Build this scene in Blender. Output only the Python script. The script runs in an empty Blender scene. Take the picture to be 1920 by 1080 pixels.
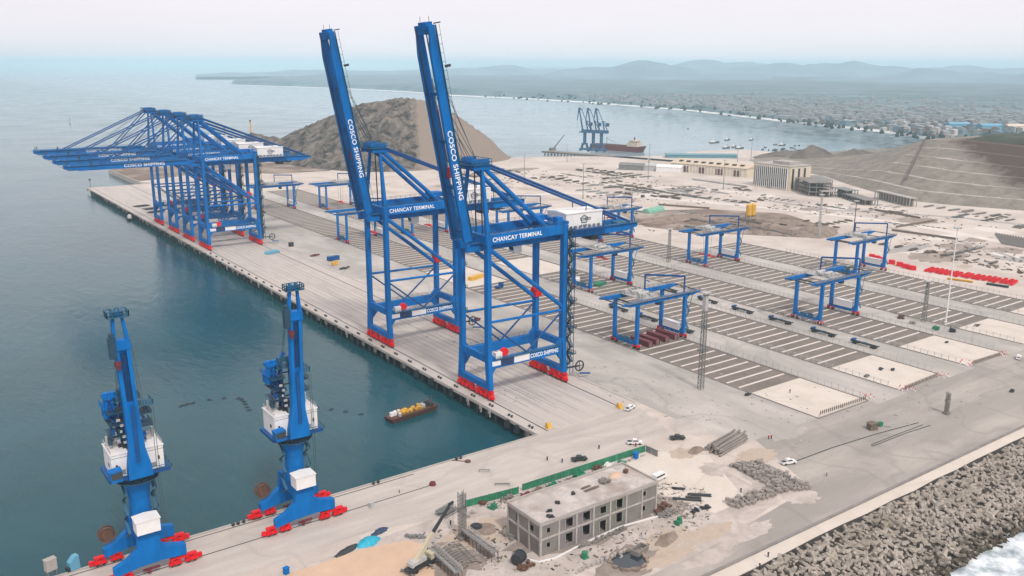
import bpy, bmesh, math, random
from mathutils import Vector, Matrix, noise
from mathutils.geometry import tessellate_polygon
random.seed(7)
S = bpy.context.scene
COL = S.collection
PI = math.pi
# ------------------------------------------------------------------ camera
CR = ((0.81337821, -0.14109001, 0.56436646), (-0.58173221, -0.20040081, 0.78830651), (0.00187732, -0.96950148, -0.24507826))
CP = (-173.763, -227.650, 125.0)
F = 1660.0
cd = bpy.data.cameras.new("camera"); cam = bpy.data.objects.new("camera", cd); COL.objects.link(cam)
cd.sensor_width = 36.0; cd.lens = F / 1920 * 36; cd.clip_start = 1.0; cd.clip_end = 120000.0
cam.matrix_world = Matrix(((CR[0][0], -CR[0][1], -CR[0][2], CP[0]), (CR[1][0], -CR[1][1], -CR[1][2], CP[1]),
                           (CR[2][0], -CR[2][1], -CR[2][2], CP[2]), (0, 0, 0, 1)))
S.camera = cam

def at(px, py, z=0.0):
    "ground point seen at a pixel of the 1920x1080 photograph"
    a, b = (px - 960) / F, (py - 540) / F
    r = [CR[i][0] * a + CR[i][1] * b + CR[i][2] for i in range(3)]
    t = (z - CP[2]) / r[2]
    return Vector((CP[0] + r[0] * t, CP[1] + r[1] * t, z))
# ------------------------------------------------------------------ light
SUN_EL, SUN_AZ = 50.0, 190.0      # degrees; azimuth measured like the sky texture's sun_rotation
W = bpy.data.worlds.new("World"); S.world = W; W.use_nodes = True
nt = W.node_tree; nt.nodes.clear()
N = nt.nodes.new; L = nt.links.new
out = N("ShaderNodeOutputWorld"); bg = N("ShaderNodeBackground"); bg.inputs[1].default_value = 0.1
sky = N("ShaderNodeTexSky"); sky.sky_type = 'NISHITA'; sky.sun_disc = False
sky.sun_elevation = math.radians(SUN_EL); sky.sun_rotation = math.radians(SUN_AZ)
sky.dust_density = 4.0; sky.air_density = 1.0
tc = N("ShaderNodeTexCoord"); mp = N("ShaderNodeMapping"); mp.inputs['Scale'].default_value = (1.5, 1.5, 7.0)
ns = N("ShaderNodeTexNoise"); ns.inputs['Scale'].default_value = 1.6; ns.inputs['Detail'].default_value = 6; ns.inputs['Roughness'].default_value = 0.6
rp = N("ShaderNodeMapRange"); rp.inputs[1].default_value = 0.3; rp.inputs[2].default_value = 0.7
rp.inputs[3].default_value = 0.9; rp.inputs[4].default_value = 0.98
mx = N("ShaderNodeMix"); mx.data_type = 'RGBA'
mx.inputs[7].default_value = (7.45, 6.95, 7.35, 1)       # overcast cloud deck
L(tc.outputs['Generated'], mp.inputs[0]); L(mp.outputs[0], ns.inputs[0]); L(ns.outputs[0], rp.inputs[0])
L(rp.outputs[0], mx.inputs[0]); L(sky.outputs[0], mx.inputs[6]); L(mx.outputs[2], bg.inputs[0]); L(bg.outputs[0], out.inputs[0])
sl = bpy.data.lights.new("sun", 'SUN'); so = bpy.data.objects.new("sun", sl); COL.objects.link(so)
sl.energy = 1.8; sl.angle = math.radians(7); sl.color = (1.0, 0.96, 0.9)
sd = Vector((math.sin(math.radians(SUN_AZ)) * math.cos(math.radians(SUN_EL)), math.cos(math.radians(SUN_AZ)) * math.cos(math.radians(SUN_EL)), math.sin(math.radians(SUN_EL))))
so.rotation_euler = sd.to_track_quat('Z', 'Y').to_euler(); so.location = (0, 0, 400)
S.view_settings.view_transform = 'Standard'; S.view_settings.look = 'None'; S.view_settings.gamma = 1
S.view_settings.exposure = 0.45
S.cycles.use_denoising = True
S.cycles.max_bounces = 6; S.cycles.diffuse_bounces = 3; S.cycles.glossy_bounces = 3; S.cycles.volume_bounces = 3
S.cycles.volume_max_steps = 64
# ------------------------------------------------------------------ helpers
class MB:
    def __init__(s): s.v = []; s.f = []
    def add(s, vs, fs):
        n = len(s.v); s.v += [tuple(v) for v in vs]; s.f += [tuple(i + n for i in f) for f in fs]; return s
    def box(s, x0, x1, y0, y1, z0, z1):
        return s.add([(x0, y0, z0), (x1, y0, z0), (x1, y1, z0), (x0, y1, z0), (x0, y0, z1), (x1, y0, z1), (x1, y1, z1), (x0, y1, z1)],
                     [(0, 3, 2, 1), (4, 5, 6, 7), (0, 1, 5, 4), (1, 2, 6, 5), (2, 3, 7, 6), (3, 0, 4, 7)])
    def cbox(s, c, d, rz=0.0):
        n = len(s.v); x, y, z = d[0] / 2, d[1] / 2, d[2] / 2
        s.box(-x, x, -y, y, -z, z); ca, sa = math.cos(rz), math.sin(rz)
        for i in range(n, len(s.v)):
            a, b, e = s.v[i]; s.v[i] = (c[0] + a * ca - b * sa, c[1] + a * sa + b * ca, c[2] + e)
        return s
    def beam(s, p, q, w, h=None, w2=None, h2=None, up=(0, 0, 1)):
        p, q = Vector(p), Vector(q); h = w if h is None else h; w2 = w if w2 is None else w2; h2 = h if h2 is None else h2
        d = (q - p).normalized(); u = Vector(up)
        if abs(d.dot(u)) > 0.98: u = Vector((1, 0, 0))
        a = d.cross(u).normalized(); b = a.cross(d)
        vs = [c + a * sx * ww / 2 + b * sy * hh / 2 for c, ww, hh in ((p, w, h), (q, w2, h2)) for sx, sy in ((-1, -1), (1, -1), (1, 1), (-1, 1))]
        return s.add(vs, [(0, 1, 2, 3), (7, 6, 5, 4), (0, 4, 5, 1), (1, 5, 6, 2), (2, 6, 7, 3), (3, 7, 4, 0)])
    def tube(s, p, q, r, r2=None, n=8):
        p, q = Vector(p), Vector(q); r2 = r if r2 is None else r2
        d = (q - p).normalized(); u = Vector((0, 0, 1)) if abs(d.z) < 0.98 else Vector((1, 0, 0))
        a = d.cross(u).normalized(); b = a.cross(d)
        vs = [c + (a * math.cos(2 * PI * i / n) + b * math.sin(2 * PI * i / n)) * rr for c, rr in ((p, r), (q, r2)) for i in range(n)]
        return s.add(vs, [(i, (i + 1) % n, n + (i + 1) % n, n + i) for i in range(n)] + [tuple(range(n - 1, -1, -1)), tuple(range(n, 2 * n))])
    def path(s, pts, r, n=6):
        for a, b in zip(pts, pts[1:]): s.tube(a, b, r, n=n)
        return s
    def prism(s, poly, lo, hi, axis='z'):
        m = len(poly)
        def P(a, b, c): return (a, b, c) if axis == 'z' else ((a, c, b) if axis == 'y' else (c, a, b))
        vs = [P(a, b, lo) for a, b in poly] + [P(a, b, hi) for a, b in poly]
        tris = tessellate_polygon([[Vector((a, b, 0)) for a, b in poly]])
        fs = [tuple(t) for t in tris] + [tuple(i + m for i in t) for t in tris]
        return s.add(vs, fs + [(i, (i + 1) % m, m + (i + 1) % m, m + i) for i in range(m)])
    def rail(s, pts, h=1.1, r=0.07, step=2.5):
        "a handrail with posts along a polyline"
        for a, b in zip(pts, pts[1:]):
            a, b = Vector(a), Vector(b); k = max(1, int((b - a).length / step))
            for z in (h, h * 0.5): s.beam(a + Vector((0, 0, z)), b + Vector((0, 0, z)), r * 2)
            for i in range(k + 1):
                c = a.lerp(b, i / k); s.beam(c, c + Vector((0, 0, h)), r * 2)
        return s
    def mesh(s, name):
        me = bpy.data.meshes.new(name); me.from_pydata(s.v, [], s.f); me.update()
        bm = bmesh.new(); bm.from_mesh(me); bmesh.ops.recalc_face_normals(bm, faces=bm.faces); bm.to_mesh(me); bm.free()
        return me
    def build(s, name, mat, parent=None, loc=(0, 0, 0), rz=0.0, smooth=False):
        me = s.mesh(name); me.materials.append(mat)
        if smooth: me.shade_smooth()
        return put(name, me, parent, loc, rz)

def put(name, me, parent=None, loc=(0, 0, 0), rz=0.0):
    o = bpy.data.objects.new(name, me); COL.objects.link(o); o.location = loc; o.rotation_euler = (0, 0, rz)
    if parent is not None: o.parent = parent
    return o
def tag(o, label=None, cat=None, group=None, kind=None):
    if label: o['label'] = label
    if cat: o['category'] = cat
    if group: o['group'] = group
    if kind: o['kind'] = kind
    return o
def thing(name, label, cat, loc=(0, 0, 0), rz=0.0, group=None):
    o = put(name, None, None, loc, rz); o.empty_display_size = 0.5
    return tag(o, label, cat, group)
def copy_tree(o, loc=None, rz=None, label=None, parent=None):
    c = o.copy(); COL.objects.link(c)
    if parent is not None: c.parent = parent
    if loc is not None: c.location = loc
    if rz is not None: c.rotation_euler = (0, 0, rz)
    if label: c['label'] = label
    for ch in list(o.children): copy_tree(ch, parent=c)
    return c
def struct(name, mb, mat, smooth=False):
    return tag(mb.build(name, mat, smooth=smooth), kind='structure')

_m = {}
def mat(name, col, rough=0.6, var=0.12, scale=0.5, metal=0.0, bump=0.0, stretch=(1, 1, 1), world=False, spec=0.5, dirt=None, dirt_amt=0.5, dirt_scale=0.1, col2=None, speck=0, wet=None, objvar=0):
    "principled material with two octaves of tonal wear"
    m = bpy.data.materials.new(name); m.use_nodes = True; t = m.node_tree; b = t.nodes['Principled BSDF']
    n, l = t.nodes.new, t.links.new
    b.inputs['Roughness'].default_value = rough; b.inputs['Metallic'].default_value = metal
    b.inputs['Specular IOR Level'].default_value = spec
    if world: src = n('ShaderNodeNewGeometry').outputs['Position']
    else: src = n('ShaderNodeTexCoord').outputs['Object']
    mpn = n('ShaderNodeMapping'); mpn.inputs['Scale'].default_value = stretch; l(src, mpn.inputs[0])
    t1 = n('ShaderNodeTexNoise'); t1.inputs['Scale'].default_value = scale; t1.inputs['Detail'].default_value = 8; t1.inputs['Roughness'].default_value = 0.65
    l(mpn.outputs[0], t1.inputs[0])
    r1 = n('ShaderNodeMapRange'); r1.inputs[1].default_value = 0.3; r1.inputs[2].default_value = 0.7; l(t1.outputs[0], r1.inputs[0])
    mix = n('ShaderNodeMix'); mix.data_type = 'RGBA'; c2 = col2 or [c * (1 - 2 * var) for c in col]
    mix.inputs[6].default_value = (*c2, 1); mix.inputs[7].default_value = (*col, 1); l(r1.outputs[0], mix.inputs[0])
    res = mix.outputs[2]
    if dirt:
        t2 = n('ShaderNodeTexNoise'); t2.inputs['Scale'].default_value = dirt_scale; t2.inputs['Detail'].default_value = 9; t2.inputs['Roughness'].default_value = 0.6
        l(mpn.outputs[0], t2.inputs[0])
        r2 = n('ShaderNodeMapRange'); r2.inputs[1].default_value = 0.45; r2.inputs[2].default_value = 0.68; r2.inputs[4].default_value = dirt_amt; l(t2.outputs[0], r2.inputs[0])
        m2 = n('ShaderNodeMix'); m2.data_type = 'RGBA'; m2.inputs[7].default_value = (*dirt, 1); l(res, m2.inputs[6]); l(r2.outputs[0], m2.inputs[0]); res = m2.outputs[2]
    if objvar:
        # each plate girder has faded a little differently
        oi = n('ShaderNodeObjectInfo'); ro = n('ShaderNodeMapRange'); ro.inputs[3].default_value = 0; ro.inputs[4].default_value = objvar; l(oi.outputs['Random'], ro.inputs[0])
        mo = n('ShaderNodeMix'); mo.data_type = 'RGBA'; mo.inputs[7].default_value = (*[c * 0.5 + 0.003 for c in col], 1); l(res, mo.inputs[6]); l(ro.outputs[0], mo.inputs[0]); res = mo.outputs[2]
        t6 = n('ShaderNodeTexNoise'); t6.inputs['Scale'].default_value = 0.9; t6.inputs['Detail'].default_value = 5; mp6 = n('ShaderNodeMapping'); mp6.inputs['Scale'].default_value = (1, 1, 0.12); l(src, mp6.inputs[0]); l(mp6.outputs[0], t6.inputs[0])
        r6_ = n('ShaderNodeMapRange'); r6_.inputs[1].default_value = 0.6; r6_.inputs[2].default_value = 0.8; r6_.inputs[4].default_value = 0.5; l(t6.outputs[0], r6_.inputs[0])
        mo2 = n('ShaderNodeMix'); mo2.data_type = 'RGBA'; mo2.inputs[7].default_value = (0.012, 0.085, 0.2, 1); l(res, mo2.inputs[6]); l(r6_.outputs[0], mo2.inputs[0]); res = mo2.outputs[2]
    if speck:
        # fine grit, patched by a broad mask, and vehicle tracks
        t3 = n('ShaderNodeTexNoise'); t3.inputs['Scale'].default_value = 1.1; t3.inputs['Detail'].default_value = 6; t3.inputs['Roughness'].default_value = 0.75; l(src, t3.inputs[0])
        t4 = n('ShaderNodeTexNoise'); t4.inputs['Scale'].default_value = 0.05; t4.inputs['Detail'].default_value = 5; t4.inputs['Distortion'].default_value = 1.5; l(src, t4.inputs[0])
        r3 = n('ShaderNodeMapRange'); r3.inputs[1].default_value = 0.5; r3.inputs[2].default_value = 0.72; r3.inputs[4].default_value = speck; l(t3.outputs[0], r3.inputs[0])
        r4 = n('ShaderNodeMapRange'); r4.inputs[1].default_value = 0.4; r4.inputs[2].default_value = 0.6; r4.inputs[3].default_value = 0.25; l(t4.outputs[0], r4.inputs[0])
        mm = n('ShaderNodeMath'); mm.operation = 'MULTIPLY'; l(r3.outputs[0], mm.inputs[0]); l(r4.outputs[0], mm.inputs[1])
        m3 = n('ShaderNodeMix'); m3.data_type = 'RGBA'; m3.inputs[7].default_value = (*[c * 0.42 for c in col], 1); l(res, m3.inputs[6]); l(mm.outputs[0], m3.inputs[0]); res = m3.outputs[2]
        # thin scuffed tracks: a narrow band of a distorted noise
        t5 = n('ShaderNodeTexNoise'); t5.inputs['Scale'].default_value = 0.021; t5.inputs['Detail'].default_value = 2; t5.inputs['Distortion'].default_value = 0.8; l(src, t5.inputs[0])
        sb = n('ShaderNodeMath'); sb.operation = 'SUBTRACT'; sb.inputs[1].default_value = 0.5; l(t5.outputs[0], sb.inputs[0])
        ab = n('ShaderNodeMath'); ab.operation = 'ABSOLUTE'; l(sb.outputs[0], ab.inputs[0])
        r5 = n('ShaderNodeMapRange'); r5.inputs[1].default_value = 0.0; r5.inputs[2].default_value = 0.022; r5.inputs[3].default_value = min(.6, speck * 1.1); r5.inputs[4].default_value = 0; l(ab.outputs[0], r5.inputs[0])
        m4 = n('ShaderNodeMix'); m4.data_type = 'RGBA'; m4.inputs[7].default_value = (*[c * 0.66 for c in col], 1); l(res, m4.inputs[6]); l(r5.outputs[0], m4.inputs[0]); res = m4.outputs[2]
    if wet:
        # algae and wet staining up to the splash line
        sz = n('ShaderNodeSeparateXYZ'); l(src, sz.inputs[0]); ad = n('ShaderNodeMath'); ad.operation = 'MULTIPLY_ADD'; ad.inputs[1].default_value = 4.0; l(t1.outputs[0], ad.inputs[0]); l(sz.outputs['Z'], ad.inputs[2])
        r6 = n('ShaderNodeMapRange'); r6.inputs[1].default_value = wet; r6.inputs[2].default_value = wet + 1.8; r6.inputs[3].default_value = 0.93; r6.inputs[4].default_value = 0; l(ad.outputs[0], r6.inputs[0])
        m5 = n('ShaderNodeMix'); m5.data_type = 'RGBA'; m5.inputs[7].default_value = (0.05, 0.036, 0.018, 1); l(res, m5.inputs[6]); l(r6.outputs[0], m5.inputs[0]); res = m5.outputs[2]
    l(res, b.inputs['Base Color'])
    if bump:
        bp = n('ShaderNodeBump'); bp.inputs['Strength'].default_value = bump; bp.inputs['Distance'].default_value = 0.3; l(t1.outputs[0], bp.inputs['Height']); l(bp.outputs[0], b.inputs['Normal'])
    return m

M = dict(
    blue=mat('crane_blue_paint', (0.0005, 0.172, 0.54), 0.5, 0.13, 0.35, stretch=(1, 1, .35), spec=0.08, objvar=0.24, dirt=(0.003, 0.07, 0.21), dirt_amt=0.5, dirt_scale=0.3),
    dblue=mat('deep_blue_paint', (0.003, 0.075, 0.26), 0.5, 0.15, 0.4, spec=0.25),
    navy=mat('navy_panel', (0.01, 0.03, 0.12), 0.45),
    stair=mat('stair_steel', (0.012, 0.055, 0.10), 0.6),
    teal=mat('walkway_teal', (0.02, 0.11, 0.18), 0.6),
    red=mat('red_bogie_paint', (0.78, 0.008, 0.016), 0.5, 0.15, 0.6, spec=0.2),
    dred=mat('dark_red_paint', (0.17, 0.02, 0.025), 0.6, 0.2, 0.4),
    white=mat('white_paint', (0.78, 0.76, 0.74), 0.5, 0.06, 0.3),
    letter=mat('white_lettering', (0.86, 0.86, 0.86), 0.5, 0.02),
    ink=mat('dark_emblem_ink', (0.05, 0.06, 0.1), 0.5, 0.02),
    dark=mat('dark_steel', (0.03, 0.035, 0.04), 0.6, 0.2, 0.6),
    grey=mat('grey_steel', (0.22, 0.22, 0.21), 0.55, 0.2, 0.5),
    lgrey=mat('light_grey_steel', (0.5, 0.49, 0.47), 0.5, 0.15, 0.4),
    rope=mat('steel_rope', (0.05, 0.08, 0.1), 0.6),
    glass=mat('dark_glass', (0.02, 0.03, 0.04), 0.1, spec=0.8),
    tyre=mat('tyre_rubber', (0.02, 0.02, 0.02), 0.8),
    conc=mat('raw_concrete', (0.27, 0.245, 0.22), 0.85, 0.2, 0.5, bump=0.2, dirt=(0.12, 0.10, 0.085), dirt_amt=.7, dirt_scale=0.25),
    concl=mat('light_concrete', (0.45, 0.41, 0.375), 0.85, 0.15, 0.4, dirt=(0.26, 0.23, 0.20), dirt_scale=0.2),
    yellow=mat('yellow_paint', (0.75, 0.42, 0.04), 0.5, 0.15),
    green=mat('green_mesh_sheet', (0.025, 0.24, 0.12), 0.7, 0.25, 0.5),
    tarp=mat('turquoise_tarpaulin', (0.02, 0.42, 0.58), 0.6, 0.2, 0.8, bump=0.5),
    btarp=mat('dark_blue_tarpaulin', (0.03, 0.06, 0.13), 0.6, 0.3, 0.8, bump=0.5),
    rust=mat('rusty_steel', (0.16, 0.075, 0.045), 0.8, 0.25, 0.8),
    wood=mat('weathered_timber', (0.2, 0.15, 0.11), 0.85, 0.25, 0.8),
    cream=mat('cream_render', (0.66, 0.57, 0.44), 0.8, 0.1, 0.2),
    broof=mat('pale_blue_roofing', (0.12, 0.36, 0.5), 0.5, 0.1, 0.05),
    dirt=mat('spoil_earth', (0.3, 0.23, 0.18), 0.95, 0.25, 0.3, bump=0.5),
)
_F = {}
def text(s, size, matr, parent, loc, rot, name='lettering', depth=0.04, squeeze=1.0):
    "lettering as a thin solid mesh"
    key = (s, size, squeeze)
    if key not in _F:
        c = bpy.data.curves.new('t', 'FONT'); c.body = s; c.size = size; c.extrude = depth; c.offset = size * 0.018; c.space_character = 1.06
        o = bpy.data.objects.new('t', c); COL.objects.link(o); bpy.context.view_layer.update()
        me = bpy.data.meshes.new_from_object(o.evaluated_get(bpy.context.evaluated_depsgraph_get()))
        bpy.data.objects.remove(o)
        for v in me.vertices: v.co.x *= squeeze
        me.name = name; me.materials.clear(); me.materials.append(matr); _F[key] = me
    o = put(name, _F[key], parent, loc); o.rotation_euler = rot
    return o
# ------------------------------------------------------------------ setting materials
M.update(
    yard=mat('yard_ground', (0.60, 0.525, 0.455), 0.9, 0.09, 0.03, world=True, dirt=(0.36, 0.29, 0.25), dirt_amt=0.7, dirt_scale=0.022, speck=0.45),
    quay=mat('quay_concrete', (0.545, 0.485, 0.43), 0.85, 0.12, 0.9, world=True, stretch=(1, 0.045, 1), dirt=(0.36, 0.32, 0.30), dirt_amt=0.6, dirt_scale=0.22, speck=0.35),
    quay2=mat('quay_concrete_cross', (0.525, 0.47, 0.415), 0.85, 0.09, 0.5, world=True, stretch=(0.12, 0.7, 1), dirt=(0.34, 0.295, 0.27), dirt_amt=0.7, dirt_scale=0.16, speck=0.35),
    apron=mat('apron_asphalt', (0.39, 0.36, 0.32), 0.9, 0.08, 0.12, world=True, stretch=(1, 0.4, 1), dirt=(0.54, 0.49, 0.44), dirt_amt=0.8, dirt_scale=0.05, speck=0.4),
    road=mat('road_gravel', (0.325, 0.293, 0.26), 0.95, 0.08, 0.08, world=True, stretch=(0.25, 1, 1), dirt=(0.455, 0.41, 0.355), dirt_amt=0.8, dirt_scale=0.06, speck=0.35),
    pave=mat('block_paving', (0.215, 0.18, 0.148), 0.9, 0.14, 0.25, world=True, dirt=(0.12, 0.10, 0.08), dirt_amt=0.6, dirt_scale=0.08, speck=0.3),
    stripe=mat('stripe_concrete', (0.66, 0.585, 0.52), 0.85, 0.08, 0.4, world=True),
    sand=mat('pale_sand', (0.62, 0.55, 0.475), 0.95, 0.05, 0.1, world=True, dirt=(0.5, 0.43, 0.36), dirt_amt=0.5, dirt_scale=0.09, speck=0.25),
    tan=mat('tan_sand', (0.60, 0.42, 0.29), 0.95, 0.08, 0.15, world=True, bump=0.2, speck=0.12),
    site=mat('site_soil', (0.55, 0.48, 0.43), 0.95, 0.12, 0.15, world=True, dirt=(0.3, 0.25, 0.21), dirt_amt=0.7, dirt_scale=0.12, bump=0.2, speck=0.7),
    earth=mat('brown_earth', (0.225, 0.155, 0.112), 0.95, 0.25, 0.05, world=True, dirt=(0.46, 0.39, 0.33), dirt_amt=0.85, dirt_scale=0.02, speck=0.5),
    rail=mat('rail_groove', (0.07, 0.065, 0.06), 0.7, 0.1),
    joint=mat('paving_joint', (0.26, 0.235, 0.22), 0.85, 0.15, 0.3, world=True),
    rock=mat('armour_concrete', (0.47, 0.41, 0.35), 0.9, 0.28, 0.3, world=True, wet=-2.2, dirt=(0.2, 0.165, 0.12), dirt_amt=0.6, dirt_scale=0.05),
    mound=mat('mound_rock', (0.05, 0.04, 0.03), 0.95, 0.3, 0.5, world=True),  # near-black: shade in the gaps between armour units put into the colour
    cliff=mat('slope_face', (0.36, 0.325, 0.29), 0.95, 0.15, 0.06, world=True, stretch=(1, 1, 2.5), bump=0.4),
    coast=mat('coastal_plain', (0.17, 0.24, 0.27), 0.95, 0.3, 0.006, world=True, dirt=(0.06, 0.11, 0.125), dirt_amt=0.9, dirt_scale=0.004),  # bluish tone: some of the distance haze put into the plain's colour
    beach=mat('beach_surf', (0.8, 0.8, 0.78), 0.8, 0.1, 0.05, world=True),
    hills=mat('distant_hill', (0.20, 0.29, 0.34), 0.95, 0.2, 0.003, world=True),  # pale blue-grey: distance haze put into the colour as well
)
# two-tone hill: rough dark rock on one flank, smooth terraced spoil on the other
def hill_mat(name, a, b, c, lim, axis, bumpd=6.0):
    m = bpy.data.materials.new(name); m.use_nodes = True; t = m.node_tree; p = t.nodes['Principled BSDF']; n, l = t.nodes.new, t.links.new
    p.inputs['Roughness'].default_value = 0.95; p.inputs['Specular IOR Level'].default_value = 0.2
    g = n('ShaderNodeNewGeometry')
    d = n('ShaderNodeVectorMath'); d.operation = 'DOT_PRODUCT'; d.inputs[1].default_value = axis; l(g.outputs['Position'], d.inputs[0])
    nz = n('ShaderNodeTexNoise'); nz.inputs['Scale'].default_value = 0.05; nz.inputs['Detail'].default_value = 10; nz.inputs['Roughness'].default_value = 0.68; nz.inputs['Distortion'].default_value = 0.6
    mp = n('ShaderNodeMapping'); mp.inputs['Scale'].default_value = (1.6, 1.6, 0.7); l(g.outputs['Position'], mp.inputs[0]); l(mp.outputs[0], nz.inputs[0])
    ad = n('ShaderNodeMath'); ad.operation = 'MULTIPLY_ADD'; ad.inputs[1].default_value = 22; l(nz.outputs[0], ad.inputs[0]); l(d.outputs['Value'], ad.inputs[2])
    mr = n('ShaderNodeMapRange'); mr.inputs[1].default_value = lim; mr.inputs[2].default_value = lim + 7; l(ad.outputs[0], mr.inputs[0])
    rr = n('ShaderNodeMapRange'); rr.inputs[1].default_value = 0.38; rr.inputs[2].default_value = 0.62; l(nz.outputs[0], rr.inputs[0])
    m1 = n('ShaderNodeMix'); m1.data_type = 'RGBA'; m1.inputs[6].default_value = (*a, 1); m1.inputs[7].default_value = (*b, 1); l(rr.outputs[0], m1.inputs[0])
    m2 = n('ShaderNodeMix'); m2.data_type = 'RGBA'; m2.inputs[7].default_value = (*c, 1); l(m1.outputs[2], m2.inputs[6]); l(mr.outputs[0], m2.inputs[0])
    l(m2.outputs[2], p.inputs['Base Color'])
    inv = n('ShaderNodeMath'); inv.operation = 'SUBTRACT'; inv.inputs[0].default_value = 1.35; l(mr.outputs[0], inv.inputs[1])
    bp = n('ShaderNodeBump'); bp.inputs['Distance'].default_value = bumpd; bp.inputs['Strength'].default_value = 1.0
    mu = n('ShaderNodeMath'); mu.operation = 'MULTIPLY'; l(nz.outputs[0], mu.inputs[0]); l(inv.outputs[0], mu.inputs[1]); l(mu.outputs[0], bp.inputs['Height']); l(bp.outputs[0], p.inputs['Normal'])
    return m
# ------------------------------------------------------------------ sea
sm = bpy.data.materials.new('sea_water'); sm.use_nodes = True; t = sm.node_tree; p = t.nodes['Principled BSDF']; n, l = t.nodes.new, t.links.new
p.inputs['IOR'].default_value = 1.33; p.inputs['Specular IOR Level'].default_value = 0.36; p.inputs['Specular Tint'].default_value = (0.82, 0.95, 1.0, 1)
g = n('ShaderNodeNewGeometry')
def noise_n(scale, stretch, detail=4, rough=0.55):
    mp = n('ShaderNodeMapping'); mp.inputs['Scale'].default_value = stretch; mp.inputs['Rotation'].default_value = (0, 0, 0.6); l(g.outputs['Position'], mp.inputs[0])
    a = n('ShaderNodeTexNoise'); a.inputs['Scale'].default_value = scale; a.inputs['Detail'].default_value = detail; a.inputs['Roughness'].default_value = rough; l(mp.outputs[0], a.inputs[0]); return a.outputs[0]
w1a = noise_n(0.26, (1, 0.4, 1), 6, 0.62); w1b = noise_n(0.07, (1, 0.35, 1), 4, 0.55)
w1m = n('ShaderNodeMath'); w1m.operation = 'MULTIPLY_ADD'; w1m.inputs[1].default_value = 1.6; l(w1b, w1m.inputs[0]); l(w1a, w1m.inputs[2]); w1 = w1m.outputs[0]; w2 = noise_n(0.012, (1, 1, 1), 3)
sxy = n('ShaderNodeSeparateXYZ'); l(g.outputs['Position'], sxy.inputs[0])
shel = n('ShaderNodeMapRange'); shel.inputs[1].default_value = 250; shel.inputs[2].default_value = 800; shel.inputs[3].default_value = 0.42; shel.inputs[4].default_value = 0.10; l(sxy.outputs['X'], shel.inputs[0])
bp = n('ShaderNodeBump'); l(shel.outputs[0], bp.inputs['Strength']); bp.inputs['Distance'].default_value = 0.6; l(w1, bp.inputs['Height']); l(bp.outputs[0], p.inputs['Normal'])
r = n('ShaderNodeMapRange'); r.inputs[1].default_value = 0.35; r.inputs[2].default_value = 0.65; r.inputs[3].default_value = 0.05; r.inputs[4].default_value = 0.16; l(w2, r.inputs[0])
rgh = n('ShaderNodeMapRange'); rgh.inputs[1].default_value = 350; rgh.inputs[2].default_value = 900; rgh.inputs[3].default_value = 0; rgh.inputs[4].default_value = 0.15; l(sxy.outputs['X'], rgh.inputs[0])
radd = n('ShaderNodeMath'); radd.operation = 'ADD'; l(r.outputs[0], radd.inputs[0]); l(rgh.outputs[0], radd.inputs[1]); l(radd.outputs[0], p.inputs['Roughness'])
cm = n('ShaderNodeMix'); cm.data_type = 'RGBA'; cm.inputs[6].default_value = (0.003, 0.035, 0.043, 1); cm.inputs[7].default_value = (0.012, 0.084, 0.106, 1); l(w2, cm.inputs[0])
# paler bay water: its low-angle sky reflection put into the base colour
bay_sheen = n('ShaderNodeMix'); bay_sheen.data_type = 'RGBA'; bay_sheen.inputs[7].default_value = (0.27, 0.36, 0.40, 1)
sheen_x = n('ShaderNodeMapRange'); sheen_x.inputs[1].default_value = 380; sheen_x.inputs[2].default_value = 850; sheen_x.inputs[4].default_value = 0.9; l(sxy.outputs['X'], sheen_x.inputs[0]); l(sheen_x.outputs[0], bay_sheen.inputs[0]); l(cm.outputs[2], bay_sheen.inputs[6])
# surf thrown up along the armoured breakwater
sx = n('ShaderNodeSeparateXYZ'); l(g.outputs['Position'], sx.inputs[0])
f1 = n('ShaderNodeMapRange'); f1.inputs[1].default_value = -121; f1.inputs[2].default_value = -127; f1.inputs[3].default_value = 0.0; f1.inputs[4].default_value = 1; l(sx.outputs['Y'], f1.inputs[0])
f2 = n('ShaderNodeMapRange'); f2.inputs[1].default_value = -240; f2.inputs[2].default_value = -135; f2.inputs[3].default_value = 0.0; f2.inputs[4].default_value = 0.62; l(sx.outputs['Y'], f2.inputs[0])
w3 = noise_n(0.16, (1, 1, 1), 10, 0.68)
a1 = n('ShaderNodeMath'); a1.operation = 'ADD'; l(w3, a1.inputs[0]); l(f2.outputs[0], a1.inputs[1])
r3 = n('ShaderNodeMapRange'); r3.inputs[1].default_value = 0.84; r3.inputs[2].default_value = 1.22; l(a1.outputs[0], r3.inputs[0])
mu = n('ShaderNodeMath'); mu.operation = 'MULTIPLY'; l(r3.outputs[0], mu.inputs[0]); l(f1.outputs[0], mu.inputs[1])
fm = n('ShaderNodeMix'); fm.data_type = 'RGBA'; fm.inputs[7].default_value = (0.78, 0.82, 0.84, 1); l(bay_sheen.outputs[2], fm.inputs[6]); l(mu.outputs[0], fm.inputs[0]); l(fm.outputs[2], p.inputs['Base Color'])
WATER = -5.0
sea = MB(); R_ = 45000.0
sea.add([(-R_, -R_, WATER), (R_, -R_, WATER), (R_, R_, WATER), (-R_, R_, WATER)], [(0, 1, 2, 3)])
struct('sea', sea, sm)
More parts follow.
